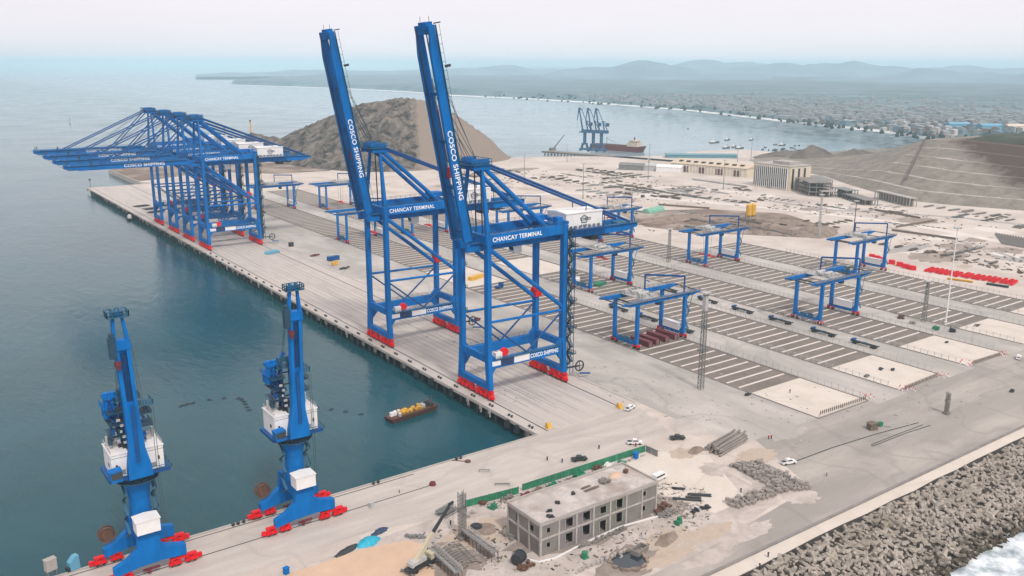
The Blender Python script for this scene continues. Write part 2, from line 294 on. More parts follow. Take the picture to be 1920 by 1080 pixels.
# ------------------------------------------------------------------ land
def pts(*pp): return [tuple(at(*q)[:2]) for q in pp]
coastline = [(-420, 0), (9, 0), (9, 772), (66, 772)] + pts((262, 341), (232, 329), (203, 317)) + [(70, 1010), (120, 1180), (300, 1150), (470, 930), (545, 775), (600, 751), (690, 690), (743, 668), (817, 694), (900, 676), (905, 600), (960, 560), (1150, 520), (1330, 560), (1600, 500), (1600, -600), (700, -600), (700, -99.5), (-420, -99.5)]
struct('port_ground', MB().prism(coastline, -9, 0), M['yard'])
def sheet(name, poly, z, m): return struct(name, MB().add([(x, y, z) for x, y in poly], [tuple(tr) for tr in tessellate_polygon([[Vector((x, y, 0)) for x, y in poly]])]), m)
def rect(x0, x1, y0, y1): return [(x0, y0), (x1, y0), (x1, y1), (x0, y1)]
quay = struct('quay_deck', MB().box(0, 9, 0.2, 772, -1.0, 0.02).box(0, 1.0, 0.2, 772, 0.02, 0.22), M['quay'])
sheet('quay_paving', rect(9, 50, 0.3, 772), 0.02, M['quay'])
sheet('apron', rect(50, 92, -47, 700), 0.04, M['apron'])
sheet('cross_quay_paving', [(-420, 0), (47, 0), (40, -24), (24, -30), (-48, -30), (-62, -30), (-75, -26), (-420, -30)], 0.02, M['quay2'])
struct('cross_quay_kerb', MB().box(-420, -0.3, -0.7, -0.02, 0.03, 0.28), M['concl'])
sheet('perimeter_road', [(-420, -94), (700, -94), (700, -50), (190, -50), (92, -47), (50, -30), (42, -24), (60, -44), (44, -80), (-10, -86), (-420, -88)], 0.02, M['road'])
sheet('breakwater_road', rect(-420, 700, -99.4, -95), 0.05, M['sand'])
struct('breakwater_kerb', MB().box(-420, 700, -95.2, -94.4, 0.03, 0.5), M['joint'])
sheet('building_plot', [(-100, -32), (-62, -30), (20, -32), (32, -52), (30, -80), (-10, -86), (-100, -88)], 0.03, M['site'])
sheet('concrete_hardstand', [(-2, -33), (22, -32), (36, -46), (22, -74), (8, -74)], 0.05, M['sand'])
def blot(name, px, rx, ry, m, z, seed):
    r_ = random.Random(seed); c = at(*px); sheet(name, [(c.x + rx * math.cos(k * PI / 18) * (1 + r_.uniform(-.22, .22)), c.y + ry * math.sin(k * PI / 18) * (1 + r_.uniform(-.22, .22))) for k in range(36)], z, m)
mudm = mat('site_mud', (.33, .275, .235), .95, .2, .3, world=True, dirt=(.2, .16, .13), dirt_amt=.8, dirt_scale=.2, speck=.6)
tanm = mat('site_tan_soil', (.52, .42, .33), .95, .12, .2, world=True, dirt=(.36, .28, .21), dirt_amt=.7, dirt_scale=.2, speck=.5)
dustm = mat('apron_dust', (.475, .435, .385), .95, .12, .15, world=True, dirt=(.40, .365, .325), dirt_amt=.9, dirt_scale=.1)
blot('muddy_ground', (1095, 975), 25, 11.5, mudm, .04, 1); blot('muddy_ground', (1185, 1050), 11, 6, mudm, .045, 2); blot('muddy_ground', (850, 1045), 12, 8, mudm, .042, 3); blot('tan_soil', (1255, 1010), 9, 4, tanm, .05, 4)
blot('tan_soil', (1330, 1000), 9, 3.4, tanm, .046, 5); blot('tan_soil', (1420, 855), 8, 5, tanm, .047, 6); blot('muddy_ground', (1245, 948), 7, 6, mudm, .055, 7); blot('tan_soil', (900, 1000), 11, 7, tanm, .052, 8)
blot('dusty_ground', (1130, 690), 7, 14, dustm, .046, 9); blot('dusty_ground', (1300, 745), 6, 9, dustm, .046, 10); blot('dusty_ground', (1150, 730), 4, 8, dustm, .046, 11)
sheet('sand_bed', [(-108, -33), (-84, -33), (-71, -36), (-67, -44), (-76, -58), (-108, -58)], 0.05, M['tan'])
sheet('excavation_earth', pts((1150, 396), (1330, 392), (1470, 400), (1570, 432), (1520, 446), (1300, 436), (1210, 425)), 0.02, M['earth'])
for k_, (px_, rx_, ry_, m_t) in enumerate((((1440, 905), 5, 9, M['site']), ((1500, 930), 6, 5, M['site']), ((1330, 1045), 9, 3, M['site']), ((1400, 1000), 12, 3, M['site']), ((1340, 880), 5, 5, M['site']), ((1290, 800), 6, 8, M['quay2']), ((1250, 1045), 10, 3, tanm), ((1280, 850), 5, 4, tanm), ((1395, 780), 7, 4, M['apron']), ((1470, 810), 9, 6, M['apron']))):
    blot('worn_ground', px_, rx_, ry_, m_t, .058 + .0006 * k_, 40 + k_)
# rail grooves and paving joints of the main quay
gr = MB()
for x in (5.0, 41.0): gr.box(x - 0.28, x + 0.28, 0.5 if x < 10 else 0.8, 770, 0.03, 0.05)
struct('crane_track', gr, M['rail'])
gr = MB()
for y in (-0.35 - 1.6, -11.8): gr.box(-420, -50 if y > -5 else -49, y - 0.2, y + 0.2, 0.03, 0.05)
struct('cross_quay_track', gr, M['rail'])
gr = MB()
for i in range(9):
    x = 9.5 + i * 3.3
    y = 8 + (i * 37 % 23)
    while y < 600:
        k = random.uniform(40, 150); gr.box(x - 0.12, x + 0.12, y, y + k, 0.025, 0.032); y += k + random.uniform(3, 25)
for i in range(14):
    x = 12 + random.uniform(0, 24); y = random.choice((14, 20, 110, 140, 200)) + random.uniform(0, 12); gr.box(x - 0.1, x + 0.1, y, y + random.uniform(18, 60), 0.034, 0.04)
struct('quay_joints', gr, M['joint'])
gr = MB(); gr.box(48.4, 48.8, 2, 700, 0.03, 0.05); struct('quay_edge_line', gr, M['joint'])
# container blocks: dark paving crossed by pale beams, a sand field at the near end
BX = [92.5 + 51 * i for i in range(5)]
for i, x in enumerate(BX):
    y1 = (640, 640, 420, 330, 190)[i]
    sheet('block_paving', rect(x, x + 30.5, -16.5, y1), 0.03, M['pave'])
    sheet('block_sand', rect(x, x + 30.5, -47 - i * 0.8, -16.6), 0.05, M['sand'])
    st = MB(); y = -10.3
    while y < y1 - 2:
        if not (i < 2 and 186 < y < 240): st.add([(x + 1.2, y, 0.055), (x + 29.3, y, 0.055), (x + 29.3, y + 1.15, 0.055), (x + 1.2, y + 1.15, 0.055)], [(0, 1, 2, 3)])
        y += 6.3
    struct('block_beams', st, M['stripe'])
    if i: sheet('block_lane', rect(x - 20.2, x - 0.3, -52, y1), 0.03, M['apron'])
    kb = MB()
    for xx in (x - 0.3, x + 30.5): kb.box(xx, xx + 0.35, -48, y1, 0.03, 0.3)
    kb.box(x, x + 30.5, -48.2 - i * 0.8, -47.8 - i * 0.8, 0.03, 0.3)
    struct('block_kerb', kb, M['joint'])
for x0, x1, y0, y1 in ((93, 122, 190, 238), (144, 173, 192, 236)): sheet('unfinished_bay', rect(x0, x1, y0, y1), 0.06, M['sand'])
# breakwater mound
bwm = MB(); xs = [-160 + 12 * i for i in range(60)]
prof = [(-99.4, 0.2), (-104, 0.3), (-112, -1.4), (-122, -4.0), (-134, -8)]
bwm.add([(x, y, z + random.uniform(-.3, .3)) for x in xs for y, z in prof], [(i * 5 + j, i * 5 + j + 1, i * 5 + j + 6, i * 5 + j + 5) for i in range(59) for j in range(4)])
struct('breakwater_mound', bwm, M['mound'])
# ------------------------------------------------------------------ hills
def field(name, x0, x1, y0, y1, step, fn, m, zmin=-0.6):
    nx, ny = int((x1 - x0) / step) + 1, int((y1 - y0) / step) + 1
    vs = [(x0 + i * step, y0 + j * step, fn(x0 + i * step, y0 + j * step)) for j in range(ny) for i in range(nx)]
    fs = [(j * nx + i, j * nx + i + 1, j * nx + nx + i + 1, j * nx + nx + i) for j in range(ny - 1) for i in range(nx - 1)]
    fs = [f for f in fs if max(vs[k][2] for k in f) > zmin]
    used = sorted({k for f in fs for k in f}); ix = {k: i for i, k in enumerate(used)}
    return struct(name, MB().add([vs[k] for k in used], [tuple(ix[k] for k in f) for f in fs]), m, smooth=True)
def fbm(x, y, s, o=5): return noise.fractal(Vector((x * s, y * s, 1.7)), 0.9, 2.1, o)
ridge = [((120, 1090), 4), ((190, 1050), 12), ((236, 1029), 22), ((260, 1007), 34), ((277, 992), 29), ((290, 980), 26), ((312, 961), 38), ((335, 941), 52), ((358, 920), 66), ((387, 895), 76), ((417, 868), 83), ((448, 841), 78), ((475, 817), 62), ((492, 802), 48), ((513, 783), 27), ((530, 768), 4), ((550, 752), -14)]
def ridge_h(x, y):
    best = None; acc = 0
    for (a, ha), (b, hb) in zip(ridge, ridge[1:]):
        ax, ay = a; dx, dy = b[0] - ax, b[1] - ay; Ls = dx * dx + dy * dy
        t = max(0, min(1, ((x - ax) * dx + (y - ay) * dy) / Ls)); px, py = ax + t * dx, ay + t * dy
        d = math.hypot(x - px, y - py); side = (x - px) * dy - (y - py) * dx
        if best is None or d < best[0]: best = (d, ha + t * (hb - ha), side, px)
    return best
def hill_left(x, y):
    d, h, side, px = ridge_h(x, y)
    if h <= 0: return -4
    wdt = (1.9 * h + 26) if side > 0 else (1.6 * h + 20)
    u = d / wdt
    if u > 1.15: return -3.0
    k = max(0.0, 1 - u); z = h * (k ** 1.08)
    smoothside = (x * 0.88 - y * 0.475) > -26
    if smoothside and side > 0: z = z * 0.55 + 0.45 * (math.floor(z / 7) * 7 + min(7, (z % 7) * 2.2)); z += fbm(x, y, 0.02) * 0.5
    else: z += (fbm(x, y, 0.02) * 9.0 + abs(fbm(x + 90, y, 0.04)) * 9 - 3) * min(1, k * 4) * min(1, d / 25 + 0.3)
    return z - 1.0 if u < 1 else -1.5 - (u - 1) * 10
HL = hill_mat('rocky_headland', (0.022, 0.018, 0.015), (0.25, 0.21, 0.175), (0.235, 0.185, 0.148), -15, (0.88, -0.475, 0))
field('headland_hill', 20, 640, 600, 1220, 6, hill_left, HL)
# low reclaimed shelf in front of the headland
struct('headland_shelf', MB().prism(pts((262, 340), (400, 322), (520, 326), (620, 320), (520, 306), (420, 303), (300, 311), (205, 317)), 0.05, 0.6), M['earth'])
# terraced cut hill on the right
foot = [(760, 560), (735, 470), (690, 330), (617, 239), (640, 141), (640, 40), (600, -200)]
def lerp_tab(tab, y):
    for (ya, a), (yb, b) in zip(tab, tab[1:]):
        if ya >= y >= yb: return a + (b - a) * (ya - y) / (ya - yb)
    return tab[0][1] if y > tab[0][0] else tab[-1][1]
FT = [(560, 780), (480, 745), (397, 718), (320, 665), (239, 617), (190, 628), (141, 648), (0, 652), (-240, 640)]
CZ = [(560, 2), (492, 5.5), (445, 12), (387, 22), (348, 35), (320, 43.5), (280, 45), (235, 44), (200, 42), (100, 40), (-240, 38)]
hr, hb = MB(), MB(); ysn = [560 - 8 * i for i in range(101)]; NB = 6
colr = []
for y in ysn:
    f_, c_ = lerp_tab(FT, y), lerp_tab(CZ, y); w_ = 800 - f_; row = [(f_ - 6, y, -1.0)]
    for b in range(NB):
        x0, x1 = f_ + w_ * b / NB, f_ + w_ * (b + 0.76) / NB
        jx = fbm(x0, y, 0.03) * 1.5
        row += [(x0 + jx, y, c_ * b / NB), (x1 + jx, y, c_ * (b + 1) / NB)]
    row += [(800, y, c_), (820, y, c_ + .6), (900, y, c_ + fbm(y, 3, .03) * 1.5), (1040, y, c_ * .9), (1150, y, -2)]
    colr.append(row)
m_ = len(colr[0])
for i in range(len(ysn) - 1):
    for j in range(m_ - 1):
        q = [colr[i][j], colr[i][j + 1], colr[i + 1][j + 1], colr[i + 1][j]]
        bench = 2 <= j <= 2 * NB and j % 2 == 0
        (hb if bench else hr).add(q, [(0, 1, 2, 3)])
HR = hill_mat('cut_slope', (0.185, 0.16, 0.13), (0.265, 0.23, 0.19), (0.075, 0.045, 0.032), -18, (0.0, -0.235, 0.97), 2.0)
struct('cut_hill', hr, HR)
struct('cut_hill_bench', hb, hill_mat('bench_gravel', (0.23, 0.20, 0.165), (0.47, 0.42, 0.36), (0.12, 0.08, 0.06), -18, (0.0, -0.235, 0.97), 1.0))
def knoll(cx, cy, rx, ry, h, s):
    def fn(x, y):
        u = math.hypot((x - cx) / rx, (y - cy) / ry)
        return -2 if u > 1.1 else h * max(0, 1 - u ** 1.6) + abs(fbm(x + s, y, 0.04)) * 5 * max(0, 1 - u) - 0.8
    return fn
KM = mat('dark_knoll_rock', (0.17, 0.14, 0.115), 0.95, 0.3, 0.05, world=True, bump=0.5)
for cx, cy, rx, ry, h in ((848, 508, 44, 32, 20), (862, 560, 60, 40, 9), (858, 450, 80, 50, 17.5)): field('rock_knoll', cx - rx * 1.1, cx + rx * 1.1, cy - ry * 1.1, cy + ry * 1.1, 4, knoll(cx, cy, rx, ry, h, cx), KM)
GK = mat('green_knoll_scrub', (0.06, 0.075, 0.045), 0.95, 0.3, 0.05, world=True, bump=0.5)
field('scrub_knoll', 806, 896, 200, 296, 3, lambda x, y: 43 + 9 * max(0, 1 - max(abs(x - 848) / 40, abs(y - 252) / 34) ** 3) + fbm(x, y, .06) * 1.2, GK, zmin=44.5)
dl = MB()
q0, q1 = (660, 262, 14), (797, 324, 45)
for k in range(14): dl.beam([q0[i] + (q1[i] - q0[i]) * k / 14 for i in range(3)], [q0[i] + (q1[i] - q0[i]) * (k + 1) / 14 for i in range(3)], 1.3, 1.4)
struct('slope_drain', dl, mat('drain_concrete', (.12, .09, .075), .9))
# graded soil, haul tracks and dark wet patches over the far yard
rq = random.Random(14)
fm_ = [mat('far_mud', (.36, .29, .24), .95, .2, .1, world=True, speck=.5), mat('far_tan', (.50, .41, .33), .95, .15, .1, world=True, speck=.4), mat('far_pale', (.66, .60, .54), .95, .08, .1, world=True), mat('far_grey', (.40, .36, .33), .95, .15, .1, world=True, speck=.5)]
def quad_pt(q):
    u, v = rq.random(), rq.random(); a, b, c, d = q
    return ((a[0] * (1 - u) + b[0] * u) * (1 - v) + (d[0] * (1 - u) + c[0] * u) * v, (a[1] * (1 - u) + b[1] * u) * (1 - v) + (d[1] * (1 - u) + c[1] * u) * v)
for k in range(46):
    q = quad_pt(rq.choice((((960, 318), (1240, 325), (1400, 385), (1000, 372)), ((1420, 365), (1680, 388), (1920, 470), (1440, 400)), ((820, 320), (980, 310), (980, 375), (840, 360)), ((1660, 420), (1920, 420), (1920, 530), (1720, 490)))))
    blot('graded_soil', q, rq.uniform(6, 24), rq.uniform(3, 16), rq.choice(fm_), .012 + .0004 * k, 100 + k)
def track(ps, w, m, z):
    c = [at(*p) for p in ps]; vs = []
    for i, p in enumerate(c):
        d = (c[min(i + 1, len(c) - 1)] - c[max(i - 1, 0)]); d.z = 0; d.normalize(); nn = Vector((-d.y, d.x, 0)); vs += [(p.x + nn.x * w, p.y + nn.y * w, z), (p.x - nn.x * w, p.y - nn.y * w, z)]
    struct('haul_track', MB().add(vs, [(2 * i, 2 * i + 1, 2 * i + 3, 2 * i + 2) for i in range(len(c) - 1)]), m)
track(((960, 368), (1050, 362), (1150, 366), (1260, 374), (1380, 384), (1500, 396), (1640, 412), (1780, 434), (1920, 462)), 5, fm_[2], .034)
track(((985, 330), (1080, 338), (1180, 352), (1300, 352), (1400, 362)), 4, fm_[2], .035)
track(((1660, 425), (1740, 440), (1840, 462), (1920, 490)), 2.2, fm_[3], .036)
track(((1440, 376), (1560, 394), (1680, 400), (1800, 408), (1920, 422)), 3.5, fm_[3], .037)
# ------------------------------------------------------------------ far shore
shore = [tuple(at(*q, WATER)[:2]) for q in ((430, 159), (640, 166), (760, 172), (850, 179), (1000, 186), (1100, 192), (1300, 208), (1450, 225), (1560, 237), (1650, 246), (1720, 256), (1790, 268))]
def inland(p, d):
    v = Vector((p[0] - CP[0], p[1] - CP[1])).normalized(); v = (v + Vector((0.5, 0.1))).normalized(); return (p[0] + v.x * d, p[1] + v.y * d)
fl = MB(); rows = []
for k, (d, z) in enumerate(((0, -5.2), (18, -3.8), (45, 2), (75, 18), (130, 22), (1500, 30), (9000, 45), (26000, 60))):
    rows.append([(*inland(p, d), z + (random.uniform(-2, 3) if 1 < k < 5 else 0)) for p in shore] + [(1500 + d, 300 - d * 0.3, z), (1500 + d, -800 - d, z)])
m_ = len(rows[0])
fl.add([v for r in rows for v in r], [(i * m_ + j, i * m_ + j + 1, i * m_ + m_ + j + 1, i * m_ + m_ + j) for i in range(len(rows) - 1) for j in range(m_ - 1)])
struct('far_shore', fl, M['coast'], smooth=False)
bs = MB(); r0 = [(*p, -4.85) for p in shore]; r1 = [(*inland(p, -18 - 10 * (i % 2)), -4.85) for i, p in enumerate(shore)]; r2 = [(*inland(p, 20), -3.4) for p in shore]
m_ = len(r0); bs.add(r1 + r0 + r2, [(i * m_ + j, i * m_ + j + 1, i * m_ + m_ + j + 1, i * m_ + m_ + j) for i in range(2) for j in range(m_ - 1)])
struct('beach', bs, M['beach'])
def mountain(px0, px1, dist, h, seed):
    # a ridge of hills standing on the plain, its crest following noise
    a, b = at(px0, 300), at(px1, 300); n_ = 40; vs = []; fs = []
    for i in range(n_ + 1):
        t = i / n_; d_ = (a.lerp(b, t) - Vector(CP)); d_.z = 0; d_.normalize(); e = math.sin(PI * t) ** 0.5
        hh = h * e * (0.62 + 0.55 * noise.fractal(Vector((t * 3.2 + seed, seed, 0)), 1.0, 2.0, 4) )
        for dd, zz in ((-900, 0), (-400, 0.55), (0, 1.0), (500, 0.5), (1000, 0)):
            q = Vector(CP) + d_ * (dist + dd); vs.append((q.x, q.y, 20 + max(0, hh) * zz))
    for i in range(n_):
        for j in range(4): fs.append((i * 5 + j, i * 5 + j + 1, i * 5 + j + 6, i * 5 + j + 5))
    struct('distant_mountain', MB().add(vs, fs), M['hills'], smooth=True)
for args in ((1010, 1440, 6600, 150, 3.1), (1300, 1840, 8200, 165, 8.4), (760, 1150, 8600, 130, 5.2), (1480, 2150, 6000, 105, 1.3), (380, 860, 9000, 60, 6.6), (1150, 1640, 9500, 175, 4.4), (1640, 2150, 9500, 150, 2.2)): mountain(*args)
# ------------------------------------------------------------------ air
hz = MB().box(-30000, 30000, -30000, 30000, -10.5, 215)
hm = bpy.data.materials.new('sea_haze'); hm.use_nodes = True; t = hm.node_tree; t.nodes.clear()
o_ = t.nodes.new('ShaderNodeOutputMaterial'); pv = t.nodes.new('ShaderNodeVolumePrincipled')
pv.inputs['Color'].default_value = (0.68, 0.925, 1.0, 1); pv.inputs['Density'].default_value = 1 / 9200; pv.inputs['Anisotropy'].default_value = 0.0
t.links.new(pv.outputs[0], o_.inputs['Volume'])
hm.cycles.homogeneous_volume = True
haze = tag(hz.build('haze', hm), kind='stuff')
# ------------------------------------------------------------------ ship-to-shore cranes
def pairs(fn, ys=(-1, 1)):
    for s in ys: fn(s)
def emblem(parent, loc, rot, r):
    m = MB()
    for k in range(5):
        a0, a1 = PI / 2 + k * 2 * PI / 5, PI / 2 + (k + 1) * 2 * PI / 5
        for rr in (1.0, 0.8): m.beam((math.cos(a0) * r * 1.25 * rr, 0, math.sin(a0) * r * rr), (math.cos(a1) * r * 1.25 * rr, 0, math.sin(a1) * r * rr), 0.1, 0.12)
    o = m.build('emblem', M['ink'], parent, loc); o.rotation_euler = rot
    text('COSCO', r * 0.85, M['ink'], parent, (loc[0] - r * 1.12, loc[1] - 0.05, loc[2] - r * 0.25), (PI / 2, 0, 0))
    g = MB()
    for i in range(4):
        x = -r * 0.9 + i * r * 0.5
        g.box(x, x + r * .34, -.06, .04, 0, .09).box(x, x + r * .34, -.06, .04, .28, .36).box(x + r * .13, x + r * .2, -.06, .04, -.12, .46)
    g.build('emblem_script', M['ink'], parent, (loc[0], loc[1], loc[2] - r * 1.45))

whl = MB().tube((-.3, 0, 0), (.3, 0, 0), .48, n=10); WHL = whl.mesh('wheel'); WHL.materials.append(M['dark'])
def sts_crane(label, Y, raised, group):
    t = thing('quay_crane', label, 'container crane', (0, Y, 0), 0, group)
    XW, XL, D = 5.0, 41.0, 9.0
    B = M['blue']
    # bogies
    for x in (XW, XL):
        for s in (-1, 1):
            b = MB()
            b.beam((x, s * 1.5, 3.6), (x, s * 12, 3.6), 1.3, 0.9)
            for c in (3.6, 9.6):
                b.prism([(s * (c - 2.6), 2.0), (s * (c - 2.2), 2.6), (s * (c - .4), 3.3), (s * (c + .4), 3.3), (s * (c + 2.2), 2.6), (s * (c + 2.6), 2.0)], x - .75, x + .75, 'x')
                for q in (-1.6, 1.6):
                    b.prism([(s * (c + q - 1.35), .9), (s * (c + q - 1.0), 1.75), (s * (c + q + 1.0), 1.75), (s * (c + q + 1.35), .9)], x - .65, x + .65, 'x')
                    b.box(x - 1.2, x - .7, s * (c + q) - .45, s * (c + q) + .45, 1.0, 2.1)
            b.box(x - .4, x + .4, s * 12.4 - .35, s * 12.4 + .35, .9, 1.9)
            bo = b.build('bogie', M['red'], t)
            for c in (3.6, 9.6):
                for q in (-1.6, 1.6):
                    for e in (-.75, .75): put('wheel', WHL, bo, (x, s * (c + q) + e, .5))
        MB().beam((x, -11.2, 5.3), (x, 11.2, 5.3), 1.9, 2.2).build('sill_beam', B, t)
    # legs: haunched foot, shaft
    for x in (XW, XL):
        for s in (-1, 1):
            l_ = MB(); top = 63.5 if x == XW else 64.5
            l_.beam((x, s * D, 16), (x, s * D, top), 1.75, 2.5, up=(0, 1, 0))
            # splayed foot below the portal
            l_.prism([(s * (D + 1.2), 18), (s * (D - 1.25), 18), (s * (D - 1.0), 15), (s * (D - .2), 6.2), (s * (D + 2.2), 6.2)], x - .9, x + .9, 'x')
            l_.build('leg', B, t)
        MB().beam((x, -D + 1.2, 16.2), (x, D - 1.2, 16.2), 1.6, 2.8).build('cross_beam', B, t)
        MB().beam((x, -D - .9, 62.2), (x, D + .9, 62.2), 2.0, 3.4).build('upper_cross_beam', B, t)
    for s in (-1, 1):
        y = s * D
        pb = MB().beam((XW + .9, y, 14.0), (XL - .9, y, 14.0), 1.7, 3.6)
        for x, q in ((XW + .9, 1), (XL - .9, -1)): pb.prism([(x, 18.6), (x + q * 2.2, 15.8), (x + q * 2.2, 12.2), (x, 9.4)], y - .8, y + .8, 'y')
        pb.build('portal_beam', B, t)
        MB().rail([(XW + 2, y + s * 1.4, 15.8), (XL - 2, y + s * 1.4, 15.8)], r=.05).box(XW + 2, XL - 2, min(y + s * .85, y + s * 1.5), max(y + s * .85, y + s * 1.5), 15.65, 15.78).build('portal_walkway', M['teal'], t)
        MB().tube((XW, y, 30.6), (XL, y, 30.0), .55, n=8).build('strut', B, t)
        MB().tube((XW + .6, y, 59), (XL - .4, y, 31.5), .85, n=8).build('diagonal_brace', B, t)
        vb = MB().tube((XW + .6, y, 30), (23, y, 16), .38, n=6).tube((XL - .6, y, 29.4), (23.4, y, 16), .38, n=6); vb.build('chevron_brace', M['dblue'], t)
        # upper portal beam
        MB().beam((XW - 1.2, y, 62.3), (XL + 1.2, y, 62.8), 1.8, 3.6).build('upper_portal_beam', B, t)
        MB().rail([(XW, y + s * .85, 64.2), (XL, y + s * .85, 64.7)], r=.05).build('upper_handrail', M['teal'], t)
        # trolley girder
        g = MB().beam((-1.5, s * 4.3, 59.2), (78, s * 4.3, 59.2), 1.3, 3.2).beam((78, s * 4.3, 59.2), (84, s * 4.3, 59.8), 1.3, 3.2, 1.2, 1.8)
        g.build('trolley_girder', B, t)
        MB().rail([(44, s * 5.7, 60.9), (84, s * 5.7, 60.9)], r=.05).box(0, 84, min(s * 5.0, s * 5.9), max(s * 5.0, s * 5.9), 60.75, 60.87).build('girder_walkway', M['teal'], t)
    for x in (66, 78, 83.4): MB().beam((x, -3.6, 59.4), (x, 3.6, 59.4), 1.3, 1.6).build('girder_tie', B, t)
    MB().box(76.7, 82.7, -3.6, 3.6, 60.2, 60.4).rail([(77, -3.5, 60.4), (82.6, -3.5, 60.4)], r=.06).build('rear_platform', M['teal'], t)
    # A-frame
    for s in (-1, 1):
        MB().beam((XW, s * D, 64), (XW + .6, s * 4.6, 88), 1.5, 1.5, 1.0, 1.0, up=(0, 1, 0)).build('mast_leg', B, t)
        MB().beam((XW + 2.4, s * 2.2, 61), (XW + 1.6, s * 2.0, 88), .38).build('mast_ladder', M['dark'], t)
    ah = MB().box(1.6, 8.4, -5.4, 5.4, 87.6, 89.6).box(3.0, 7.2, -5.0, 5.0, 89.6, 90.6)
    for y in (-4.3, 4.3): ah.prism([(1.0, 87.4), (9.6, 87.4), (8.6, 91.6), (3.0, 91.6)], y - .5, y + .5, 'y')
    for y in (-3, -1, 1, 3): ah.tube((2.2, y - .3, 90.6), (2.2, y + .3, 90.6), .8, n=10)
    ah.build('mast_head', B, t)
    MB().rail([(.6, -6, 89.6), (9, -6, 89.6), (9, 6, 89.6), (.6, 6, 89.6), (.6, -6, 89.6)], h=2.0, r=.08, step=1.6).box(.2, 9.2, -6.2, 6.2, 89.45, 89.6).build('mast_platform', M['teal'], t)
    # back stays
    for s in (-1, 1):
        MB().tube((8, s * 4.3, 89.6), (80, s * 4.3, 61.2), .55, n=6).build('backstay', M['dblue'], t)
        MB().tube((7, s * 4.3, 88), (35, s * 5.0, 63.6), .95, n=8).build('back_strut', B, t)
        MB().tube((56, s * 4.3, 60), (56, s * 4.3, 70.5), .22, n=5).build('stay_prop', M['rope'], t); MB().tube((66, s * 4.3, 60), (66, s * 4.3, 66.5), .2, n=5).build('stay_prop', M['rope'], t)
    # machinery house
    mh = MB().box(44.3, 63, -6.2, 6.0, 61.3, 67.6).prism([(-6.5, 67.6), (-6.5, 67.9), (0, 68.5), (6.3, 67.9), (6.3, 67.6)], 44, 63.3, 'x')
    house = mh.build('machinery_house', M['white'], t)
    emblem(house, (53.5, -6.3, 65.0), (0, 0, 0), 1.75)
    v = MB()
    for i in range(7): v.box(46 + i * 2.4, 47.4 + i * 2.4, -6.28, -6.18, 61.6, 62.7)
    v.build('vent_louvre', M['grey'], house)
    MB().rail([(42, -7.8, 61.3), (65, -7.8, 61.3), (65, 7.6, 61.3)], r=.06).box(42, 65.4, -8, 7.8, 60.95, 61.2).build('house_platform', M['dblue'], t)
    MB().box(66, 70, -3.2, 3.2, 56.5, 58.2).box(60, 64, -3, 3, 55.2, 57.4).build('under_girder_gear', M['dark'], t)
    # rear platform equipment
    MB().box(38, 40.6, -8.6, -5.6, 64.6, 67.4).box(36, 43, 4, 9.6, 64.4, 66.4).box(42, 43.4, -9, 9, 64.4, 65.6).build('electrical_cabinet', M['blue'], t)
    # stair tower on the landside leg
    st = MB()
    for i in range(19):
        z = 6 + i * 3.0; a, b = (-9.6, -12.4) if i % 2 == 0 else (-12.4, -9.6)
        st.beam((XL + 1.7, a, z), (XL + 1.7, b, z + 3), 1.1, .25)
        st.box(XL + 1.0, XL + 2.7, b - .7, b + .7, z + 2.9, z + 3.05)
        for xx in (XL + 1.05, XL + 2.5): st.rail([(xx, a, z), (xx, b, z + 3)], h=1.1, r=.06, step=2)
    for y in (-9.3, -12.9):
        for xx in (XL + 1.0, XL + 2.6): st.beam((xx, y, 4), (xx, y, 62), .2)
    for i in range(5): st.box(XL + .9, XL + 3.6, -13.6, -9.2, 12 + i * 11, 12.15 + i * 11).rail([(XL + 3.5, -13.5, 12.1 + i * 11), (XL + 3.5, -9.3, 12.1 + i * 11)], r=.07, step=1.2)
    st.build('stair_tower', M['stair'], t)
    lt = MB().box(XL + 1.2, XL + 2.6, -8.6, -7, 4, 64)
    lt.build('lift_shaft', M['dblue'], t)
    # small fittings
    MB().box(XL - 1.4, XL + 1.7, D - 2, D + 1.6, 32, 35).box(XL - 2, XL + 1, D - 1.4, D + .4, 35, 35.8).build('red_housing', M['red'], t)
    rl = MB().tube((12.7, -D - .2, 17.6), (12.7, -D + 1.0, 17.6), 1.7, n=14); rl.build('cable_drum', M['red'], t)
    MB().box(8, 11, -D - .8, -D + .8, 15.9, 18.2).build('switch_cabin', M['white'], t)
    cr = MB()
    for k in range(14):
        a0, a1 = 2 * PI * k / 14, 2 * PI * (k + 1) / 14
        cr.beam((49.5 + 2.1 * math.cos(a0), -10, 5 + 2.1 * math.sin(a0)), (49.5 + 2.1 * math.cos(a1), -10, 5 + 2.1 * math.sin(a1)), .35, .5)
    cr.beam((47.4, -10, 5), (51.6, -10, 5), .2).beam((49.5, -10, 2.9), (49.5, -10, 7.1), .2).beam((42, -10, 5.5), (49.5, -10, 5), .6)
    cr.build('cable_reel', M['dark'], t)
    MB().beam((49, -11, 2.2), (53.5, -12, 1.6), .8, .5).build('cable_guide', M['dblue'], t)
    # signs and lettering on the seaward-side portal beam
    yf = -D - .87
    MB().box(6.2, 10.2, yf - .06, yf, 13.2, 15.1).build('white_sign', M['white'], t)
    MB().box(10.5, 16.2, yf - .05, yf, 12.6, 15.4).build('navy_sign', M['navy'], t)
    MB().box(16.6, 24.0, yf - .06, yf, 12.8, 15.3).build('white_sign', M['white'], t)
    text('COSCO SHIPPING', 2.3, M['letter'], t, (24.4, yf - .03, 13.2), (PI / 2, 0, 0), squeeze=.72)
    text('CHANCAY TERMINAL', 2.3, M['letter'], t, (6.6, yf - .08, 61.5), (PI / 2, math.radians(-.8), 0), squeeze=.97)
